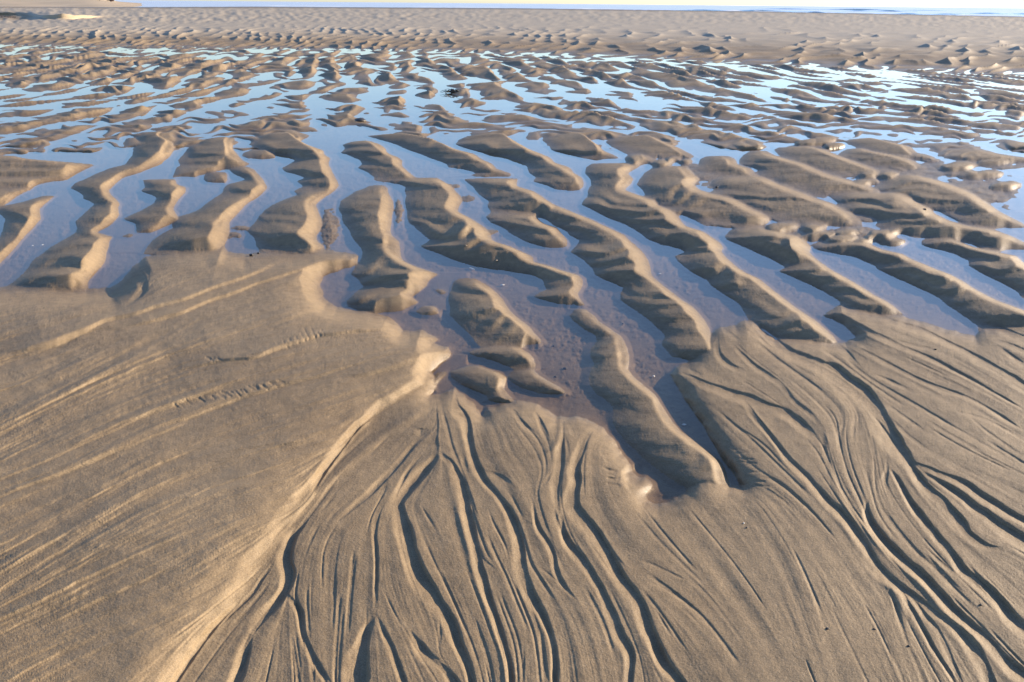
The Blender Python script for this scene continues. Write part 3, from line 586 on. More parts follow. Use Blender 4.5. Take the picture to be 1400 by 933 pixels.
for i, (P, dep) in enumerate(CHS):
    rad = P[:, 2].max() * 1.6 + 6
    r_ = line_field(P, rad)
    if not r_:
        continue
    win, d, s, t = r_
    n = len(P) - 1
    wl = np.maximum(np.interp(t, np.arange(n + 1), P[:, 2]), 2.0)
    dd = np.abs(d + 0.05 * wl * perlin(uu[win] / 11, vv[win] / 16, 200 + i) + 0.22 * wl * perlin(uu[win] / 40, vv[win] / 50, 400 + i))
    e = np.where(s < 0, 1.0, -1.0) * d / wl + 0.06 * perlin(uu[win] / 11, vv[win] / 16, 200 + i) + 0.22 * perlin(uu[win] / 40, vv[win] / 50, 400 + i)
    soft = 0.30 + 0.45 * perlin(uu[win] / 60, vv[win] / 60, 650 + i)
    dep = dep * (0.8 + 0.5 * perlin(uu[win] / 55, vv[win] / 45, 820 + i))
    f = (1 - sstep(0.29, 0.48, e)) * (1 - sstep(0.12, np.clip(0.85 + soft, 0.5, 1.6), -e))
    lev = np.exp(-((-e - 0.95) / 0.30) ** 2) * 0.06
    endt = np.clip(np.minimum(t, n - t) / 5.0, 0, 1)
    H[win] -= dep * 1.05 * endt * (f - lev)
# hairline rills and little scarps that follow the flow
def trace(u, v, n, step=4.0, sgn=1):
    P = [(u, v)]; px = py = 0
    for k in range(n):
        c, r = int(round(P[-1][0] - U0)), int(round(P[-1][1] - V0))
        if not (2 < c < WW - 3 and 2 < r < HH - 3) or sd[r, c] < 8: break
        dx, dy = float(dX[r, c]), float(dY[r, c])
        if k == 0:
            q = sgn if dy > 0 else -sgn
            dx, dy = q * dx, q * dy
        elif dx * px + dy * py < 0: dx, dy = -dx, -dy
        px, py = dx, dy
        P.append((P[-1][0] + dx * step, P[-1][1] + dy * step))
    return P
rt = np.random.RandomState(11)
nh = 0
while nh < 170:
    u, v = rt.uniform(330, 1420), rt.uniform(460, 940)
    c, r = int(u - U0), int(v - V0)
    if sd[r, c] < 8 or sl[r, c] > -6: continue
    if 900 < u < 1130 and v > 690 and rt.rand() < .8: continue
    nh += 1
    P = trace(u, v, rt.randint(10, 46))
    if len(P) < 6: continue
    n = len(P); w0 = rt.uniform(1.6, 4.2)
    P = np.array([(x, y, w0 * (0.5 + 0.5 * math.sin(math.pi * i / n))) for i, (x, y) in enumerate(P)])
    win, d, s, t = line_field(P, 10)
    e = np.where(s < 0, 1.0, -1.0) * d / w0
    endt = np.clip(np.minimum(t, (n - 1 - t)) / 5.0, 0, 1)
    H[win] -= rt.uniform(.0007, .0026) * endt * (1 - sstep(0.2, 0.6, e)) * (1 - sstep(0.1, 1.3, -e)) * inl[win]
nh = 0
while nh < 210:
    u, v = rt.uniform(-150, 560), rt.uniform(400, 1000)
    c, r = int(u - U0), int(v - V0)
    if sl[r, c] < 14: continue
    nh += 1
    P = trace(u, v, rt.randint(25, 110), 5.0)
    if len(P) < 10: continue
    n = len(P)
    P = np.array([(x, y) for x, y in P])
    if P[-1, 0] > P[0, 0]: P = P[::-1]
    win, d, s, t = line_field(P, 44)
    sdx = d * s + 1.6 * perlin(uu[win] / 30, vv[win] / 24, 700 + nh)
    endt = np.clip(np.minimum(t, (n - 1 - t)) / 9.0, 0, 1) * sstep(44, 20, d)
    wid = rt.uniform(1.2, 5.0)
    H[win] += rt.uniform(.0006, .0034) * endt * sstep(-wid / 2, wid / 2, sdx) * np.exp(-np.maximum(sdx, 0) / 16) * inl[win] * (sl[win] > 4) * rt.choice([1, 1, 1, -1])
# pit beside the blunt end of the long ridge
for (gx_, gy_, sx, sy, a) in ((866,652,16,18,.020),(903,683,18,6,.009)):
    r_ = np.sqrt(((uu - gx_) / sx) ** 2 + ((vv - gy_) / sy) ** 2) + 0.12 * perlin(uu / 10, vv / 8, 59)
    H -= (a * (1 - sstep(0.35, 1.15, r_))).astype(np.float32)
# little rill combs on the left sheet
for (x0, y0, x1, y1, n, L, tilt) in ((385,478,445,458,9,16,.8),(280,490,300,492,4,14,-.2),(238,552,385,520,26,15,-.55),(1000,615,1030,665,10,20,1.6),(818,585,832,660,18,14,1.55)):
    for k in range(n):
        a = k / max(n - 1, 1)
        cx_, cy_ = x0 + (x1 - x0) * a + random.uniform(-2, 2), y0 + (y1 - y0) * a + random.uniform(-2, 2)
        l_ = L * random.uniform(.4, 1.1)
        an = tilt + random.uniform(-.15, .15)
        if tilt > 1.2:
            vx, vy = l_, random.uniform(-2, 3)
        else:
            vx, vy = l_ * math.cos(-an) * .6 * (1 if tilt > 0 else -1), -l_ * abs(math.sin(an))
            vx, vy = (-vx, vy) if tilt > 0 else (-vx, -vy * .7)
        P = spline([(cx_, cy_, 4), (cx_ + vx * .5, cy_ + vy * .5, 5), (cx_ + vx, cy_ + vy, 3)], 3)
        r_ = line_field(P, 7)
        if r_:
            win, d, s, t = r_
            H[win] -= random.uniform(.0006, .0026) * np.exp(-(d / random.uniform(1.1, 2.0)) ** 2) * inl[win]
# brushed texture left by the current on the ridge backs
H += (ridge_cover * (sd < 4) * 0.0006 * (mm_v / 0.004) * (perlin(uu / 40, vv / 2.4 + uu / 60, 521) + 0.8 * perlin(uu / 22, vv / 1.6 + uu / 45, 522))).astype(np.float32) * sstep(180, 260, vv)
for (gx_, gy_, rx, ry, n_) in ((884, 672, 24, 17, 40),):
    soft_w = np.minimum(1, 1.5 * np.exp(-(((uu - gx_) / rx) ** 2 + ((vv - gy_) / ry) ** 2))).astype(np.float32)
    a0, b0 = int(gx_ - 90 - U0), int(gy_ - 90 - V0)
    sub = (slice(b0, b0 + 180), slice(a0, a0 + 180))
    H[sub] = H[sub] * (1 - soft_w[sub]) + blur(H[sub], n_) * soft_w[sub]
# soft small unevenness everywhere
H += (0.0011 * (mm_v / 0.0025) * perlin(uu / 34, vv / 20, 511) + 0.0004 * (mm_v / 0.0025) * perlin(uu / 9, vv / 6, 512)).astype(np.float32) * sstep(150, 240, vv)
H += (0.00030 * perlin(uu / 2.6, vv / 2.2, 513) * np.minimum(mm_v / 0.0025, 2.5)).astype(np.float32) * sstep(170, 260, vv)

# no wall steeper than sand that has slumped
H0 = H.copy()
for r in range(HH - 2, 60 - V0, -1):
    vr = float(r + V0)
    k = (0.60 + 3.0 * min(1.0, max(0.0, (212 - vr) / 30)) + 0.28 * min(1.0, max(0.0, (vr - 470) / 60))) * CZ / (vr - QH + 2)
    kl = (0.42 + 2.0 * min(1.0, max(0.0, (212 - vr) / 30)) + 1.0 * min(1.0, max(0.0, (vr - 470) / 60))) * float(mmpx(vr))
    b = H[r + 1]
    lo = b.copy()
    for q in (1, 2, 3):
        lo[:-q] = np.minimum(lo[:-q], b[q:] + q * kl); lo[q:] = np.minimum(lo[q:], b[:-q] + q * kl)
    H[r] = np.minimum(H[r], lo + k)
cut = blur(np.clip((H0 - H) / 0.002, 0, 1), 4)
Hb = H.copy()
for _ in range(10):
    Hb = 0.25 * np.roll(Hb, 1, 1) + 0.5 * Hb + 0.25 * np.roll(Hb, -1, 1)
Hb = blur(Hb, 4)
cut *= 1 - 0.75 * sstep(560, 700, vv)
H = H * (1 - cut) + Hb * cut

# ------------------------------------------------------------------ beyond the flat: trough, bar, outer flat, shore
def curve(pts):
    a = np.array(pts, float)
    return lambda u: np.interp(u, a[:, 0], a[:, 1])
vb = curve([(-300,64),(0,63),(200,65),(400,69),(600,72),(800,78),(1000,87),(1200,96),(1400,104),(1700,115)])   # foot of the bar
vc = curve([(-300,38),(0,38),(350,38),(700,37),(1050,43),(1400,52),(1700,60)])                                   # its brow
vsx = curve([(-300,11),(0,9.0),(200,9.6),(350,9.0),(700,11),(1050,15.5),(1400,22.5),(1700,28)])                  # shoreline

def far_height(u, v, base):
    """height for rows above the pools; u, v in photograph pixels (any resolution)."""
    x, y = ground_xy(u, v)
    ln = np.log(np.maximum(y, 1))
    b = vb(u); c = vc(u); s = vsx(u)
    t = (b - v) / (b - c)
    band = sstep(-0.02, 0.25, t)
    rise = 0.30 * sstep(0.0, 1.05, t)
    lam = 17 + 26 * sstep(450, 1100, u)
    wob_ = 1.1 * perlin(u / 95, ln / 0.22, 604) + 0.35 * perlin(u / 40, ln / 0.07, 601)
    ug = np.arange(-9000, 9001, 10.0)
    cum = np.cumsum(10.0 / (17 + 24 * sstep(450, 1100, ug)))
    ph = np.interp(u, ug, cum) + (v - b) / 7.5 * sstep(900, 300, u) + (v - b) / 16.0 * sstep(300, 900, u) + wob_
    f = np.mod(ph, 1.0); kq = np.floor(ph)
    saw = 0.5 - np.abs(np.sin(math.pi * (f ** 0.8 - 0.5))) ** 0.8
    cell = perlin(kq * 5.17 + 0.5, ln / 0.06 + kq * 2.3, 602)
    amp = sstep(-0.02, 0.12, t) * (1 - 0.80 * sstep(0.80, 1.2, t))
    rip = (0.060 + 0.030 * sstep(500, 1100, u)) * (saw + .5) * np.clip(0.8 + 1.3 * cell, 0.1, 1.7) - 0.012
    outer = (0.35 + 0.65 * sstep(1.15, 1.5, t) * (1 - sstep(1.9, 2.6, t))) * sstep(1.0, 1.3, t) * 0.055
    k3 = perlin(u / 15 + 0.4 * perlin(u / 40, v / 6, 608), v / 3.4, 605)
    h = rise
    detail = amp * rip + outer * (k3 + 0.6 * perlin(u / 8, v / 2.2, 606))
    detail = np.where(t < 0, base - 0.016 * sstep(-16, -2, -(v - b)), detail)
    h = np.where(t < 0, 0, h)
    # left: a dark hump and a lagoon behind it
    hump = np.exp(-((u - 82) / 42) ** 2 - ((v - 20.5) / 4.2) ** 2)
    tail = np.exp(-((u - 150) / 70) ** 2 - ((v - 21.5) / 2.6) ** 2)
    lag = sstep(62, 20, u) * np.exp(-((v - 22) / 4.2) ** 2)
    h = h + np.where(t > 0, 0.30 * hump + 0.12 * tail - 0.42 * lag, 0)
    # down to the sea
    sh = sstep(3.0, -1.2, v - s)
    h = h * (1 - sh) - 0.55 * sh
    return h, detail * (1 - sh)

# ------------------------------------------------------------------ mesh of the flat: denser towards the camera, displaced along lines of sight
def axis(lo, hi, step, far_lo, far_hi, g=1.10):
    mid = list(np.arange(lo, hi + 0.001, step))
    a = [lo]; s = step
    while a[-1] > far_lo:
        s *= g; a.append(a[-1] - s)
    b = [hi]; s = step
    while b[-1] < far_hi:
        s *= g; b.append(b[-1] + s)
    return np.array(a[:0:-1] + mid + b[1:])
pcol = np.concatenate([axis(-6, 1406, 1.0, -5200, 6600, 1.035)])
qrow = np.concatenate([QH + np.arange(1.6, 110, 0.5), np.arange(QH + 110, 952, 1.0)])
ext = [952.0]; s_ = 1.0
while ext[-1] < 2900:
    s_ *= 1.05; ext.append(ext[-1] + s_)
qrow = np.concatenate([qrow, np.array(ext[1:])])
PQ, QQ = np.meshgrid(pcol, qrow)
cu = PQ - CX; cv = QQ - CY
US = CX + math.cos(ROLL) * cu - math.sin(ROLL) * cv
VS = CY + math.sin(ROLL) * cu + math.cos(ROLL) * cv
def mirror(a, lo, hi):
    span = hi - lo
    m = np.mod(a - lo, 2 * span)
    return lo + np.where(m > span, 2 * span - m, m)
US_m = mirror(US, U0 + 2, U1 - 2)
VS_m = np.where(VS > V1 - 3, mirror(VS, 700, V1 - 3), np.clip(VS, V0 + 1, V1 - 3))
fx = US_m - U0; fy = VS_m - V0
ix = np.clip(fx.astype(int), 0, WW - 2); iy = np.clip(fy.astype(int), 0, HH - 2)
fx = fx - ix; fy = fy - iy
Hm = (H[iy, ix] * (1 - fx) + H[iy, ix + 1] * fx) * (1 - fy) + (H[iy + 1, ix] * (1 - fx) + H[iy + 1, ix + 1] * fx) * fy
wv = sstep(183, 214, VS)                   # close by the relief was measured along the lines of sight, far off it stands straight up
Hz = Hm * (1 - wv)
Hm = Hm * wv
nf = int(np.searchsorted(qrow, 150))
Hm[:nf], Hz[:nf] = far_height(US[:nf], VS[:nf], Hz[:nf])
slope = (math.sin(PITCH) + (QQ - CY) / F * math.cos(PITCH))
fwd = (math.cos(PITCH) - (QQ - CY) / F * math.sin(PITCH))
T = (CZ - Hm) / slope                      # along-ray distance (in units of focal depth)
# horizontal ratio z-drop per metre forward; distance must grow from the bottom row up
G = T * np.maximum(fwd, 0.02)
Gr = np.maximum.accumulate(G[::-1], axis=0)[::-1]
T = Gr / np.maximum(fwd, 0.02)
PX = (PQ - CX) / F * T
PY = fwd * T
PZ = CZ - slope * T + Hz
nr, nc = PQ.shape
co = np.stack([PX, PY, PZ], -1).reshape(-1, 3).astype(np.float32)
idx = np.arange(nr * nc).reshape(nr, nc)
quads = np.stack([idx[1:, :-1], idx[1:, 1:], idx[:-1, 1:], idx[:-1, :-1]], -1).reshape(-1, 4)
me = bpy.data.meshes.new("sand_flat")
me.vertices.add(len(co)); me.vertices.foreach_set("co", co.ravel())
me.loops.add(quads.size); me.loops.foreach_set("vertex_index", quads.ravel().astype(np.int32))
me.polygons.add(len(quads))
me.polygons.foreach_set("loop_start", np.arange(0, quads.size, 4, dtype=np.int32))
me.polygons.foreach_set("use_smooth", np.ones(len(quads), bool))
me.update(calc_edges=True)
sand = bpy.data.objects.new("sand_flat", me)
C.objects.link(sand)
sand["kind"] = "structure"
sand["label"] = "rippled wet sand flat with ridges, rills and fans"

def height_at(u, v):
    """point of the sand surface seen at photograph pixel u, v."""
    cu, cv = u - CX, v - CY
    p = CX + math.cos(ROLL) * cu + math.sin(ROLL) * cv
    q = CY - math.sin(ROLL) * cu + math.cos(ROLL) * cv
    j = int(np.argmin(abs(pcol - p))); i = int(np.argmin(abs(qrow - q)))
    return Vector((float(PX[i, j]), float(PY[i, j]), float(PZ[i, j]))), float(T[i, j]) / F

# ------------------------------------------------------------------ materials
def new_mat(name):
    m = bpy.data.materials.new(name); m.use_nodes = True
    n = m.node_tree.nodes; n.clear()
    out = n.new("ShaderNodeOutputMaterial")
    return m, n, m.node_tree.links, out

def sand_material():
    m, n, l, out = new_mat("wet_sand")
    bs = n.new("ShaderNodeBsdfPrincipled")
    geo = n.new("ShaderNodeNewGeometry")
    sep = n.new("ShaderNodeSeparateXYZ"); l.new(geo.outputs["Position"], sep.inputs[0])
    def noise(scale, det=3, rough=.5):
        x = n.new("ShaderNodeTexNoise"); x.inputs["Scale"].default_value = scale; x.inputs["Detail"].default_value = det
        x.inputs["Roughness"].default_value = rough; l.new(geo.outputs["Position"], x.inputs["Vector"]); return x
    big = noise(1.6, 4); mid = noise(22, 4); grain = noise(230, 3, .8); speck = noise(900, 0)
    r1 = n.new("ShaderNodeValToRGB"); l.new(big.outputs[0], r1.inputs[0])
    r1.color_ramp.elements[0].position = .3; r1.color_ramp.elements[0].color = (.222, .160, .090, 1)
    r1.color_ramp.elements[1].position = .7; r1.color_ramp.elements[1].color = (.282, .208, .120, 1)
    def mixc(fac, a, b, mode='MULTIPLY'):
        x = n.new("ShaderNodeMix"); x.data_type = 'RGBA'; x.blend_type = mode
        if isinstance(fac, float): x.inputs[0].default_value = fac
        else: l.new(fac, x.inputs[0])
        l.new(a, x.inputs[6])
        if isinstance(b, tuple): x.inputs[7].default_value = b
        else: l.new(b, x.inputs[7])
        return x.outputs[2]
    r2 = n.new("ShaderNodeValToRGB"); l.new(mid.outputs[0], r2.inputs[0])
    r2.color_ramp.elements[0].position = .3; r2.color_ramp.elements[0].color = (.82, .81, .80, 1)
    r2.color_ramp.elements[1].position = .7; r2.color_ramp.elements[1].color = (1.06, 1.05, 1.04, 1)
    c = mixc(1.0, r1.outputs[0], r2.outputs[0])
    r3 = n.new("ShaderNodeValToRGB"); l.new(grain.outputs[0], r3.inputs[0])
    r3.color_ramp.elements[0].position = .32; r3.color_ramp.elements[0].color = (.62, .61, .60, 1)
    r3.color_ramp.elements[1].position = .68; r3.color_ramp.elements[1].color = (1.34, 1.32, 1.29, 1)
    c = mixc(0.75, c, r3.outputs[0])
    r4 = n.new("ShaderNodeValToRGB"); l.new(speck.outputs[0], r4.inputs[0])
    r4.color_ramp.elements[0].position = .74; r4.color_ramp.elements[0].color = (0, 0, 0, 1)
    r4.color_ramp.elements[1].position = .80; r4.color_ramp.elements[1].color = (1, 1, 1, 1)
    c = mixc(r4.outputs[0], c, (.45, .41, .34, 1), 'MIX')
    # soaked sand near and under the water line
    ad = n.new("ShaderNodeMath"); ad.operation = 'MULTIPLY_ADD'; l.new(mid.outputs[0], ad.inputs[0]); ad.inputs[1].default_value = .010; l.new(sep.outputs[2], ad.inputs[2])
    mr = n.new("ShaderNodeMapRange"); l.new(ad.outputs[0], mr.inputs[0])
    mr.inputs[1].default_value = .004; mr.inputs[2].default_value = .038; mr.inputs[3].default_value = 1; mr.inputs[4].default_value = 0
    c = mixc(mr.outputs[0], c, (.66, .63, .60, 1))
    dry = n.new("ShaderNodeMapRange"); l.new(sep.outputs[2], dry.inputs[0]); dry.inputs[1].default_value = .10; dry.inputs[2].default_value = .30
    dr2 = n.new("ShaderNodeMapRange"); l.new(dry.outputs[0], dr2.inputs[0]); dr2.inputs[3].default_value = 1.0; dr2.inputs[4].default_value = 1.0
    vm = n.new("ShaderNodeVectorMath"); vm.operation = 'SCALE'; l.new(c, vm.inputs[0]); l.new(dr2.outputs[0], vm.inputs["Scale"])
    c = mixc(dry.outputs[0], vm.outputs[0], (.375, .31, .22, 1), 'MIX')
    l.new(c, bs.inputs["Base Color"])
    mr2 = n.new("ShaderNodeMapRange"); l.new(mr.outputs[0], mr2.inputs[0]); mr2.inputs[3].default_value = .68; mr2.inputs[4].default_value = .42
    l.new(mr2.outputs[0], bs.inputs["Roughness"])
    bs.inputs["Specular IOR Level"].default_value = .30
    # grain relief
    ma = n.new("ShaderNodeMath"); ma.operation = 'MULTIPLY_ADD'; l.new(noise(130, 3).outputs[0], ma.inputs[0]); ma.inputs[1].default_value = 1.1; l.new(grain.outputs[0], ma.inputs[2])
    bp = n.new("ShaderNodeBump"); bp.inputs["Strength"].default_value = .45; bp.inputs["Distance"].default_value = .0024
    l.new(ma.outputs[0], bp.inputs["Height"]); l.new(bp.outputs[0], bs.inputs["Normal"])
    l.new(bs.outputs[0], out.inputs[0])
    return m
sand_m = sand_material()
me.materials.append(sand_m)

def water_material(name, tint, bump=None, dist=0.0, body=None, rough=0.0):
    m, n, l, out = new_mat(name)
    tr = n.new("ShaderNodeBsdfTransparent"); tr.inputs[0].default_value = (*tint, 1)
    gl = n.new("ShaderNodeBsdfGlossy"); gl.inputs["Roughness"].default_value = rough; gl.inputs[0].default_value = (1, 1, 1, 1)
    # two-sided Schlick reflectance of water, so that sunlight reaches the sand below
    g0 = n.new("ShaderNodeNewGeometry"); dt = n.new("ShaderNodeVectorMath"); dt.operation = 'DOT_PRODUCT'
    l.new(g0.outputs["Incoming"], dt.inputs[0]); l.new(g0.outputs["Normal"], dt.inputs[1])
    ab = n.new("ShaderNodeMath"); ab.operation = 'ABSOLUTE'; l.new(dt.outputs["Value"], ab.inputs[0])
    om = n.new("ShaderNodeMath"); om.operation = 'SUBTRACT'; om.inputs[0].default_value = 1; om.use_clamp = True; l.new(ab.outputs[0], om.inputs[1])
    pw = n.new("ShaderNodeMath"); pw.operation = 'POWER'; l.new(om.outputs[0], pw.inputs[0]); pw.inputs[1].default_value = 5
    fr = n.new("ShaderNodeMath"); fr.operation = 'MULTIPLY_ADD'; l.new(pw.outputs[0], fr.inputs[0]); fr.inputs[1].default_value = .98; fr.inputs[2].default_value = .02
    mx = n.new("ShaderNodeMixShader")
    l.new(fr.outputs[0], mx.inputs[0])
    if body:
        df = n.new("ShaderNodeBsdfDiffuse"); df.inputs[0].default_value = (*body, 1); l.new(df.outputs[0], mx.inputs[1])
    else:
        l.new(tr.outputs[0], mx.inputs[1])
    l.new(gl.outputs[0], mx.inputs[2])
    if bump:
        geo = n.new("ShaderNodeNewGeometry")
        mp = n.new("ShaderNodeMapping"); mp.inputs["Scale"].default_value = bump; l.new(geo.outputs["Position"], mp.inputs[0])
        nz = n.new("ShaderNodeTexNoise"); nz.inputs["Scale"].default_value = 1; nz.inputs["Detail"].default_value = 3; l.new(mp.outputs[0], nz.inputs["Vector"])
        bp = n.new("ShaderNodeBump"); bp.inputs["Strength"].default_value = 1; bp.inputs["Distance"].default_value = dist
        l.new(nz.outputs[0], bp.inputs["Height"])
        l.new(bp.outputs[0], gl.inputs["Normal"]); l.new(bp.outputs[0], dt.inputs[1])
    l.new(mx.outputs[0], out.inputs[0])
    return m

def simple_mat(name, col, rough=.7, var=.25, scale=60, bump=.0):
    m, n, l, out = new_mat(name)
    bs = n.new("ShaderNodeBsdfPrincipled"); tc = n.new("ShaderNodeTexCoord")
    nz = n.new("ShaderNodeTexNoise"); nz.inputs["Scale"].default_value = scale; nz.inputs["Detail"].default_value = 4
    l.new(tc.outputs["Object"], nz.inputs["Vector"])
    rp = n.new("ShaderNodeValToRGB"); l.new(nz.outputs[0], rp.inputs[0])
    rp.color_ramp.elements[0].position = .3; rp.color_ramp.elements[0].color = (*[c * (1 - var) for c in col], 1)
    rp.color_ramp.elements[1].position = .7; rp.color_ramp.elements[1].color = (*[min(1, c * (1 + var)) for c in col], 1)
    l.new(rp.outputs[0], bs.inputs["Base Color"]); bs.inputs["Roughness"].default_value = rough
    if bump:
        bp = n.new("ShaderNodeBump"); bp.inputs["Distance"].default_value = bump; l.new(nz.outputs[0], bp.inputs["Height"]); l.new(bp.outputs[0], bs.inputs["Normal"])
    l.new(bs.outputs[0], out.inputs[0])
    return m

def mesh_obj(name, verts, faces, mat, smooth=True):
    m = bpy.data.meshes.new(name); m.from_pydata(verts, [], faces); m.update()
    if smooth:
        for p in m.polygons: p.use_smooth = True
    m.materials.append(mat)
    o = bpy.data.objects.new(name, m); C.objects.link(o)
    return o

# ------------------------------------------------------------------ water
pool = mesh_obj("tidal_water", [(-90, .4, 0), (90, .4, 0), (90, 34, 0), (-90, 34, 0)], [(0, 1, 2, 3)],
                water_material("pool_water", (.96, .91, .83), (1.2, 3.0, 1), .0006), False)
pool["kind"] = "structure"; pool["label"] = "still shallow tidal pools between the sand ridges"
lag = mesh_obj("lagoon_water", [(-140, 60, .02), (-30, 60, .02), (-30, 190, .02), (-140, 190, .02)], [(0, 1, 2, 3)],
               water_material("lagoon_surface", (.9, .9, .92), (.8, 2, 1), .002), False)
lag["kind"] = "structure"
SEA_Z = -0.30
sea = mesh_obj("sea", [(-9000, 120, SEA_Z), (9000, 120, SEA_Z), (26000, 26000, SEA_Z), (-26000, 26000, SEA_Z)], [(0, 1, 2, 3)],
               water_material("sea_water", (1, 1, 1), (.25, .5, 1), .25, (.20, .33, .34), .45), False)
sea["kind"] = "structure"; sea["label"] = "calm blue sea beyond the flats"


# ------------------------------------------------------------------ the spit and headland far off on the left
def far_point(u, D, z):
    x, y = ground_xy(np.array([float(u)]), np.array([6.0]))
    k = float(x[0] / y[0])
    return (k * D, D, z)
us_ = np.concatenate([np.arange(-900, -60, 25), np.arange(-60, 215, 5)]); Ds_ = np.concatenate([np.linspace(200, 330, 14), np.linspace(345, 620, 22)])
def spit_h(u, D):
    e = float(sstep(212, 120, np.array(u))) 
    beach = -0.5 + 1.9 * e * float(sstep(205, 330, np.array(D)))
    bluff = 7.5 * float(sstep(158, 100, np.array(u + 8 * math.sin(D * .05)))) * float(sstep(335, 400, np.array(D)))
    return beach + bluff + 0.10 * math.sin(u * .05 + D * .03) * e
vts = [far_point(u, D, spit_h(u, D)) for D in Ds_ for u in us_]
nu = len(us_)
fcs = [(j * nu + i, j * nu + i + 1, (j + 1) * nu + i + 1, (j + 1) * nu + i) for j in range(len(Ds_) - 1) for i in range(nu - 1)]
spit = mesh_obj("headland", vts, fcs, simple_mat("pale_dune_sand", (.44, .34, .22), .9, .12, .08))
spit["kind"] = "structure"; spit["label"] = "pale sand spit rising to a low headland"
rs = random.Random(9)
sv, sf = [], []
for k in range(1500):
    u = rs.uniform(-850, 152); D = rs.uniform(338, 450)
    z = spit_h(u, D)
    if z < 0.85: continue
    x, y, _ = far_point(u, D, 0)
    r_ = rs.uniform(.7, 1.9)
    for q in range(14):
        a, b = rs.uniform(0, 6.28), rs.uniform(0, 1.5)
        cx_, cy_, cz_ = x + r_ * math.cos(a) * math.cos(b), y + r_ * math.sin(a) * math.cos(b), z + r_ * .8 * math.sin(b)
        t1 = Vector((rs.uniform(-1, 1), rs.uniform(-1, 1), rs.uniform(-1, 1))).normalized() * .45
        t2 = Vector((rs.uniform(-1, 1), rs.uniform(-1, 1), rs.uniform(-1, 1))).normalized() * .45
        n0 = len(sv); c0 = Vector((cx_, cy_, cz_))
        sv += [c0 - t1 - t2, c0 + t1 - t2, c0 + t1 + t2, c0 - t1 + t2]; sf.append((n0, n0 + 1, n0 + 2, n0 + 3))
scrub = mesh_obj("heath_scrub", [tuple(v) for v in sv], sf, simple_mat("winter_scrub", (.085, .05, .045), .9, .4, .5), False)
scrub["kind"] = "stuff"; scrub["label"] = "dark reddish scrub along the headland top"

# breaking waves along the shore: low rollers with foam, part of the sea
foam_m = simple_mat("foam", (.78, .80, .80), .6, .15, 1.5)
swell_m = water_material("swell_water", (1, 1, 1), (.4, .8, 1), .2, (.06, .13, .12), .25)
rs = random.Random(21)
def roller(D, u0, u1, h, foamy):
    n = 60; V_, F_ = [], []
    prof = [(-1.0, 0), (-.55, .5), (-.15, .95), (.1, 1.0), (.5, .55), (1.4, 0)]
    for i in range(n):
        a = i / (n - 1); u = u0 + (u1 - u0) * a
        e = math.sin(math.pi * a) ** .5 * (0.7 + 0.3 * math.sin(a * 17 + D)) * h
        x, y, _ = far_point(u, D + 2.5 * math.sin(a * 9 + D), 0)
        for (py, pz) in prof:
            V_.append((x, y + py * 3.5, SEA_Z - .03 + pz * e * .6))
    m = len(prof)
    for i in range(n - 1):
        for j in range(m - 1):
            F_.append((i * m + j, (i + 1) * m + j, (i + 1) * m + j + 1, i * m + j + 1))
    o = mesh_obj("surf", V_, F_, foam_m if foamy else swell_m); o["kind"] = "structure"
for (D, u0, u1, h, fo) in ((215,1270,1340,.45,1),(240,1190,1330,.75,0),(262,1060,1160,.8,0),(285,1300,1460,.9,0),(232,1105,1150,.4,1),(330,980,1060,.5,1),(330,900,1120,.9,0),(380,1140,1260,1.0,0),(300,860,900,.5,1),(420,560,690,.5,1),(360,760,860,.6,1),(400,350,470,.45,1),(520,1020,1300,1.2,0),(250,1380,1600,.9,0)):
    roller(D, u0, u1, h, fo)

# ------------------------------------------------------------------ small things lying on the sand
def put(o, label, cat, u, v, lift=0.0, group=None):
    p, _ = height_at(u, v)
    o.location = (p.x, p.y, p.z + lift)
    o["label"] = label; o["category"] = cat
    if group: o["group"] = group
    return o
shell_m = simple_mat("bleached_shell", (.72, .70, .66), .45, .12, 90, .0004)
peb_m = simple_mat("dark_pebble", (.05, .043, .038), .75, .4, 120, .0006)
tan_m = simple_mat("tan_shell", (.38, .28, .19), .5, .2, 90, .0004)
weed_m = simple_mat("wet_weed", (.012, .010, .008), .35, .5, 40)
mud_m = simple_mat("mud_lump", (.05, .042, .034), .5, .4, 40, .002)

def razor_shell(L, Wd, rz):
    V_, F_ = [], []
    n, m = 14, 9
    for i in range(n):
        a = i / (n - 1)
        e = min(1, (math.sin(math.pi * min(max(a, .02), .98))) ** .25)
        for j in range(m):
            b = -1 + 2 * j / (m - 1)
            V_.append(((a - .5) * L + .02 * L * b * b, b * Wd * .5 * e + .10 * L * ((a - .5) ** 2) * 1.2, Wd * .30 * (1 - b * b) * e + .001))
    for i in range(n - 1):
        for j in range(m - 1):
            q = i * m + j; F_.append((q, q + m, q + m + 1, q + 1))
    o = mesh_obj("razor_shell", V_, F_, shell_m)
    so = o.modifiers.new("thick", 'SOLIDIFY'); so.thickness = .0012
    o.rotation_euler = (0, 0, rz); return o
def shell_bit(r, rz, mat=shell_m):
    V_, F_ = [(0, -r, .001)], []
    n, m = 13, 5
    for k in range(1, m + 1):
        for i in range(n):
            a = R(25) + R(130) * i / (n - 1)
            rr_ = r * 1.7 * k / m * (1 + .05 * math.sin(i * 2.4)) 
            V_.append((rr_ * math.cos(a), -r + rr_ * math.sin(a), .001 + r * .55 * math.sin(math.pi * k / m * .8) * math.sin(math.pi * (i + 1) / (n + 1)) + .0006 * (i % 2)))
    for i in range(n - 1): F_.append((0, 1 + i, 2 + i))
    for k in range(m - 1):
        for i in range(n - 1):
            q = 1 + k * n + i; F_.append((q, q + n, q + n + 1, q + 1))
    o = mesh_obj("shell_fragment", V_, F_, mat)
    so = o.modifiers.new("thick", 'SOLIDIFY'); so.thickness = .001
    o.rotation_euler = (0, 0, rz); return o
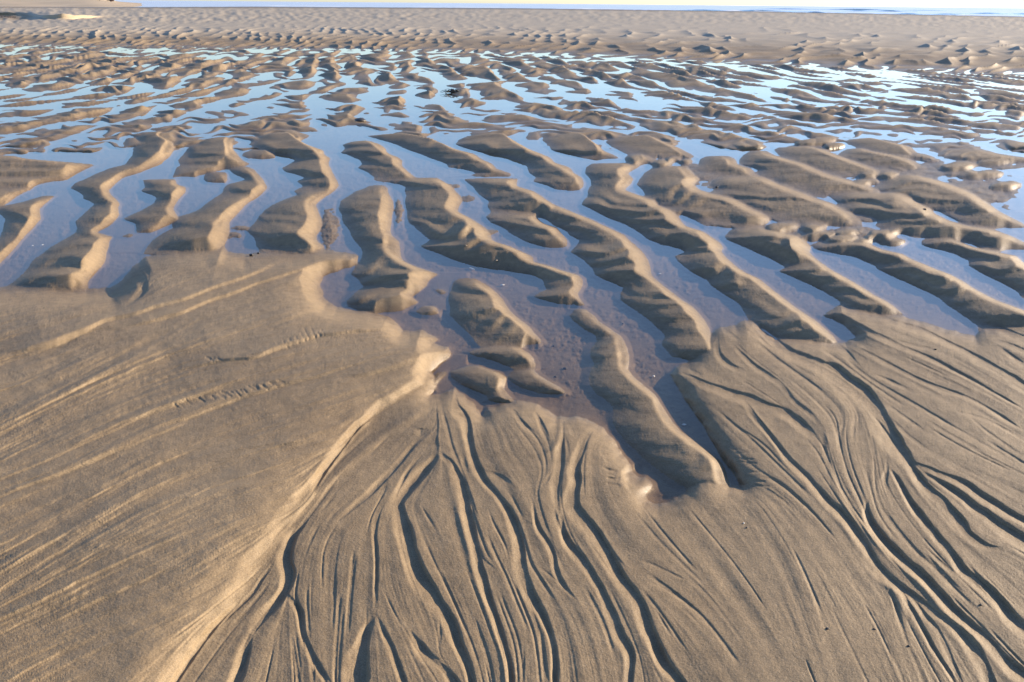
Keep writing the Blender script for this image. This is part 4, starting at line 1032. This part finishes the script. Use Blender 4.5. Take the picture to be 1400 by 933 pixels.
def pebble(r, seed, mat=peb_m, name="pebble", sq=.6):
    bm = bmesh.new(); bmesh.ops.create_icosphere(bm, subdivisions=3, radius=r)
    rr_ = random.Random(seed); ph = [rr_.uniform(0, 6.28) for _ in range(6)]
    for v in bm.verts:
        d = v.co / r
        k = 1 + .16 * math.sin(2.3 * d.x + ph[0]) + .14 * math.sin(3.1 * d.y + ph[1]) + .10 * math.sin(4.3 * d.z + 2 * d.x + ph[2]) + .05 * math.sin(9 * d.x + 7 * d.y + ph[3])
        v.co = Vector((v.co.x * k * 1.25, v.co.y * k, v.co.z * k * sq + r * sq * .55))
    m = bpy.data.meshes.new(name); bm.to_mesh(m); bm.free()
    for p in m.polygons: p.use_smooth = True
    m.materials.append(mat)
    o = bpy.data.objects.new(name, m); C.objects.link(o)
    o.rotation_euler = (0, 0, rr_.uniform(0, 6)); return o
def weed(r, seed):
    rr_ = random.Random(seed); V_, F_ = [], []
    for k in range(46):
        a = rr_.uniform(0, 6.28); p = Vector((rr_.gauss(0, r * .35), rr_.gauss(0, r * .25), .01 * r)); d = Vector((math.cos(a), math.sin(a), rr_.uniform(.2, 1.3)))
        wv = Vector((-math.sin(a), math.cos(a), 0)) * r * .10
        for q in range(7):
            f = 1 - q / 8
            V_ += [p - wv * f, p + wv * f]
            if q: n0 = len(V_) - 4; F_.append((n0, n0 + 1, n0 + 3, n0 + 2))
            p = p + d * r * .13; d = d + Vector((rr_.uniform(-.4, .4), rr_.uniform(-.4, .4), -.38)); 
            if p.z < .004: p.z = .004; d.z = abs(d.z) * .2
    o = mesh_obj("seaweed_clump", V_, F_, weed_m)
    so = o.modifiers.new("thick", 'SOLIDIFY'); so.thickness = r * .03
    return o

put(razor_shell(.056, .013, R(-52)), "long white razor shell lying in the shallow central pool", "shell", 645, 369, .004)
put(shell_bit(.010, R(20)), "white broken shell in the pool right of the razor shell", "shell", 687, 391, .003)
put(shell_bit(.009, R(140)), "white shell speck nearest the left pool's far-left bank", "shell", 44, 337, .004)
put(shell_bit(.010, R(260)), "white shell speck at the middle of the far-left pool", "shell", 58, 336, .004)
put(shell_bit(.007, R(80)), "tiny white shell chip in the pool under the shadowed sand lip", "shell", 894, 516, .003)
put(shell_bit(.007, R(10)), "tiny white shell chip deep in the narrow dark channel pool", "shell", 935, 582, .003)
put(shell_bit(.009, R(200)), "small white shell in the pool right of the speckled ridge", "shell", 902, 376, .003)
put(shell_bit(.009, R(60), tan_m), "tan shell stuck on the smooth dark central ridge, lower one", "shell", 679, 357, .001)
put(shell_bit(.008, R(110), tan_m), "tan shell stuck on the smooth dark central ridge, upper one", "shell", 637, 336, .001)
put(pebble(.008, 1), "dark pebble on the pool floor, largest beside the snaking ridge", "pebble", 773, 505)
put(pebble(.006, 2), "dark pebble on the pool floor just below the largest one", "pebble", 760, 516)
put(pebble(.005, 3), "dark pebble alone in the middle of the brown pool", "pebble", 757, 473)
put(pebble(.005, 4), "dark pebble in the pool between the two long ridges", "pebble", 851, 443)
put(pebble(.0035, 5, peb_m), "dark pebble with a faint scour tail on smooth right sand", "pebble", 1132, 860)
put(pebble(.003, 6, peb_m), "smaller dark pebble right of the one with the scour tail", "pebble", 1196, 860)
put(pebble(.0032, 7, peb_m), "dark pebble at the end of a thin groove near the rills", "pebble", 1242, 884)
put(pebble(.003, 8, peb_m), "dark pebble on smooth sand below the blunt ridge end", "pebble", 1021, 722)
put(shell_bit(.0028, R(70)), "pale shell chip on smooth sand below the blunt ridge end", "shell", 1017, 716)
put(pebble(.0038, 10, peb_m), "dark pebble in the shadowed bank of the lower right rill", "pebble", 1341, 828)
put(pebble(.005, 11, peb_m), "dark pebble at the tip of a short groove on right sand", "pebble", 1279, 478)
put(pebble(.012, 12, mud_m, "mud_lump", .6), "dark mud lump at the right end of a small pool", "mud lump", 1264, 287)
put(pebble(.011, 13, mud_m, "mud_lump", .6), "dark mud lump beside a pale pool tip, farther left", "mud lump", 980, 256)
put(pebble(.011, 14, mud_m, "stone", .8), "larger rounded stone at the edge of the small left pool", "stone", 344, 350)
put(pebble(.008, 15, mud_m, "stone", .8), "smaller rounded stone at the edge of the small left pool", "stone", 353, 347)
put(pebble(.085, 16, mud_m, "mud_lump", .34), "flat black-edged mud lump standing alone in open far water", "mud lump", 492, 167.5, -.02)
put(weed(.17, 17), "black seaweed clump on the far sand rim behind the water", "seaweed", 620, 127)
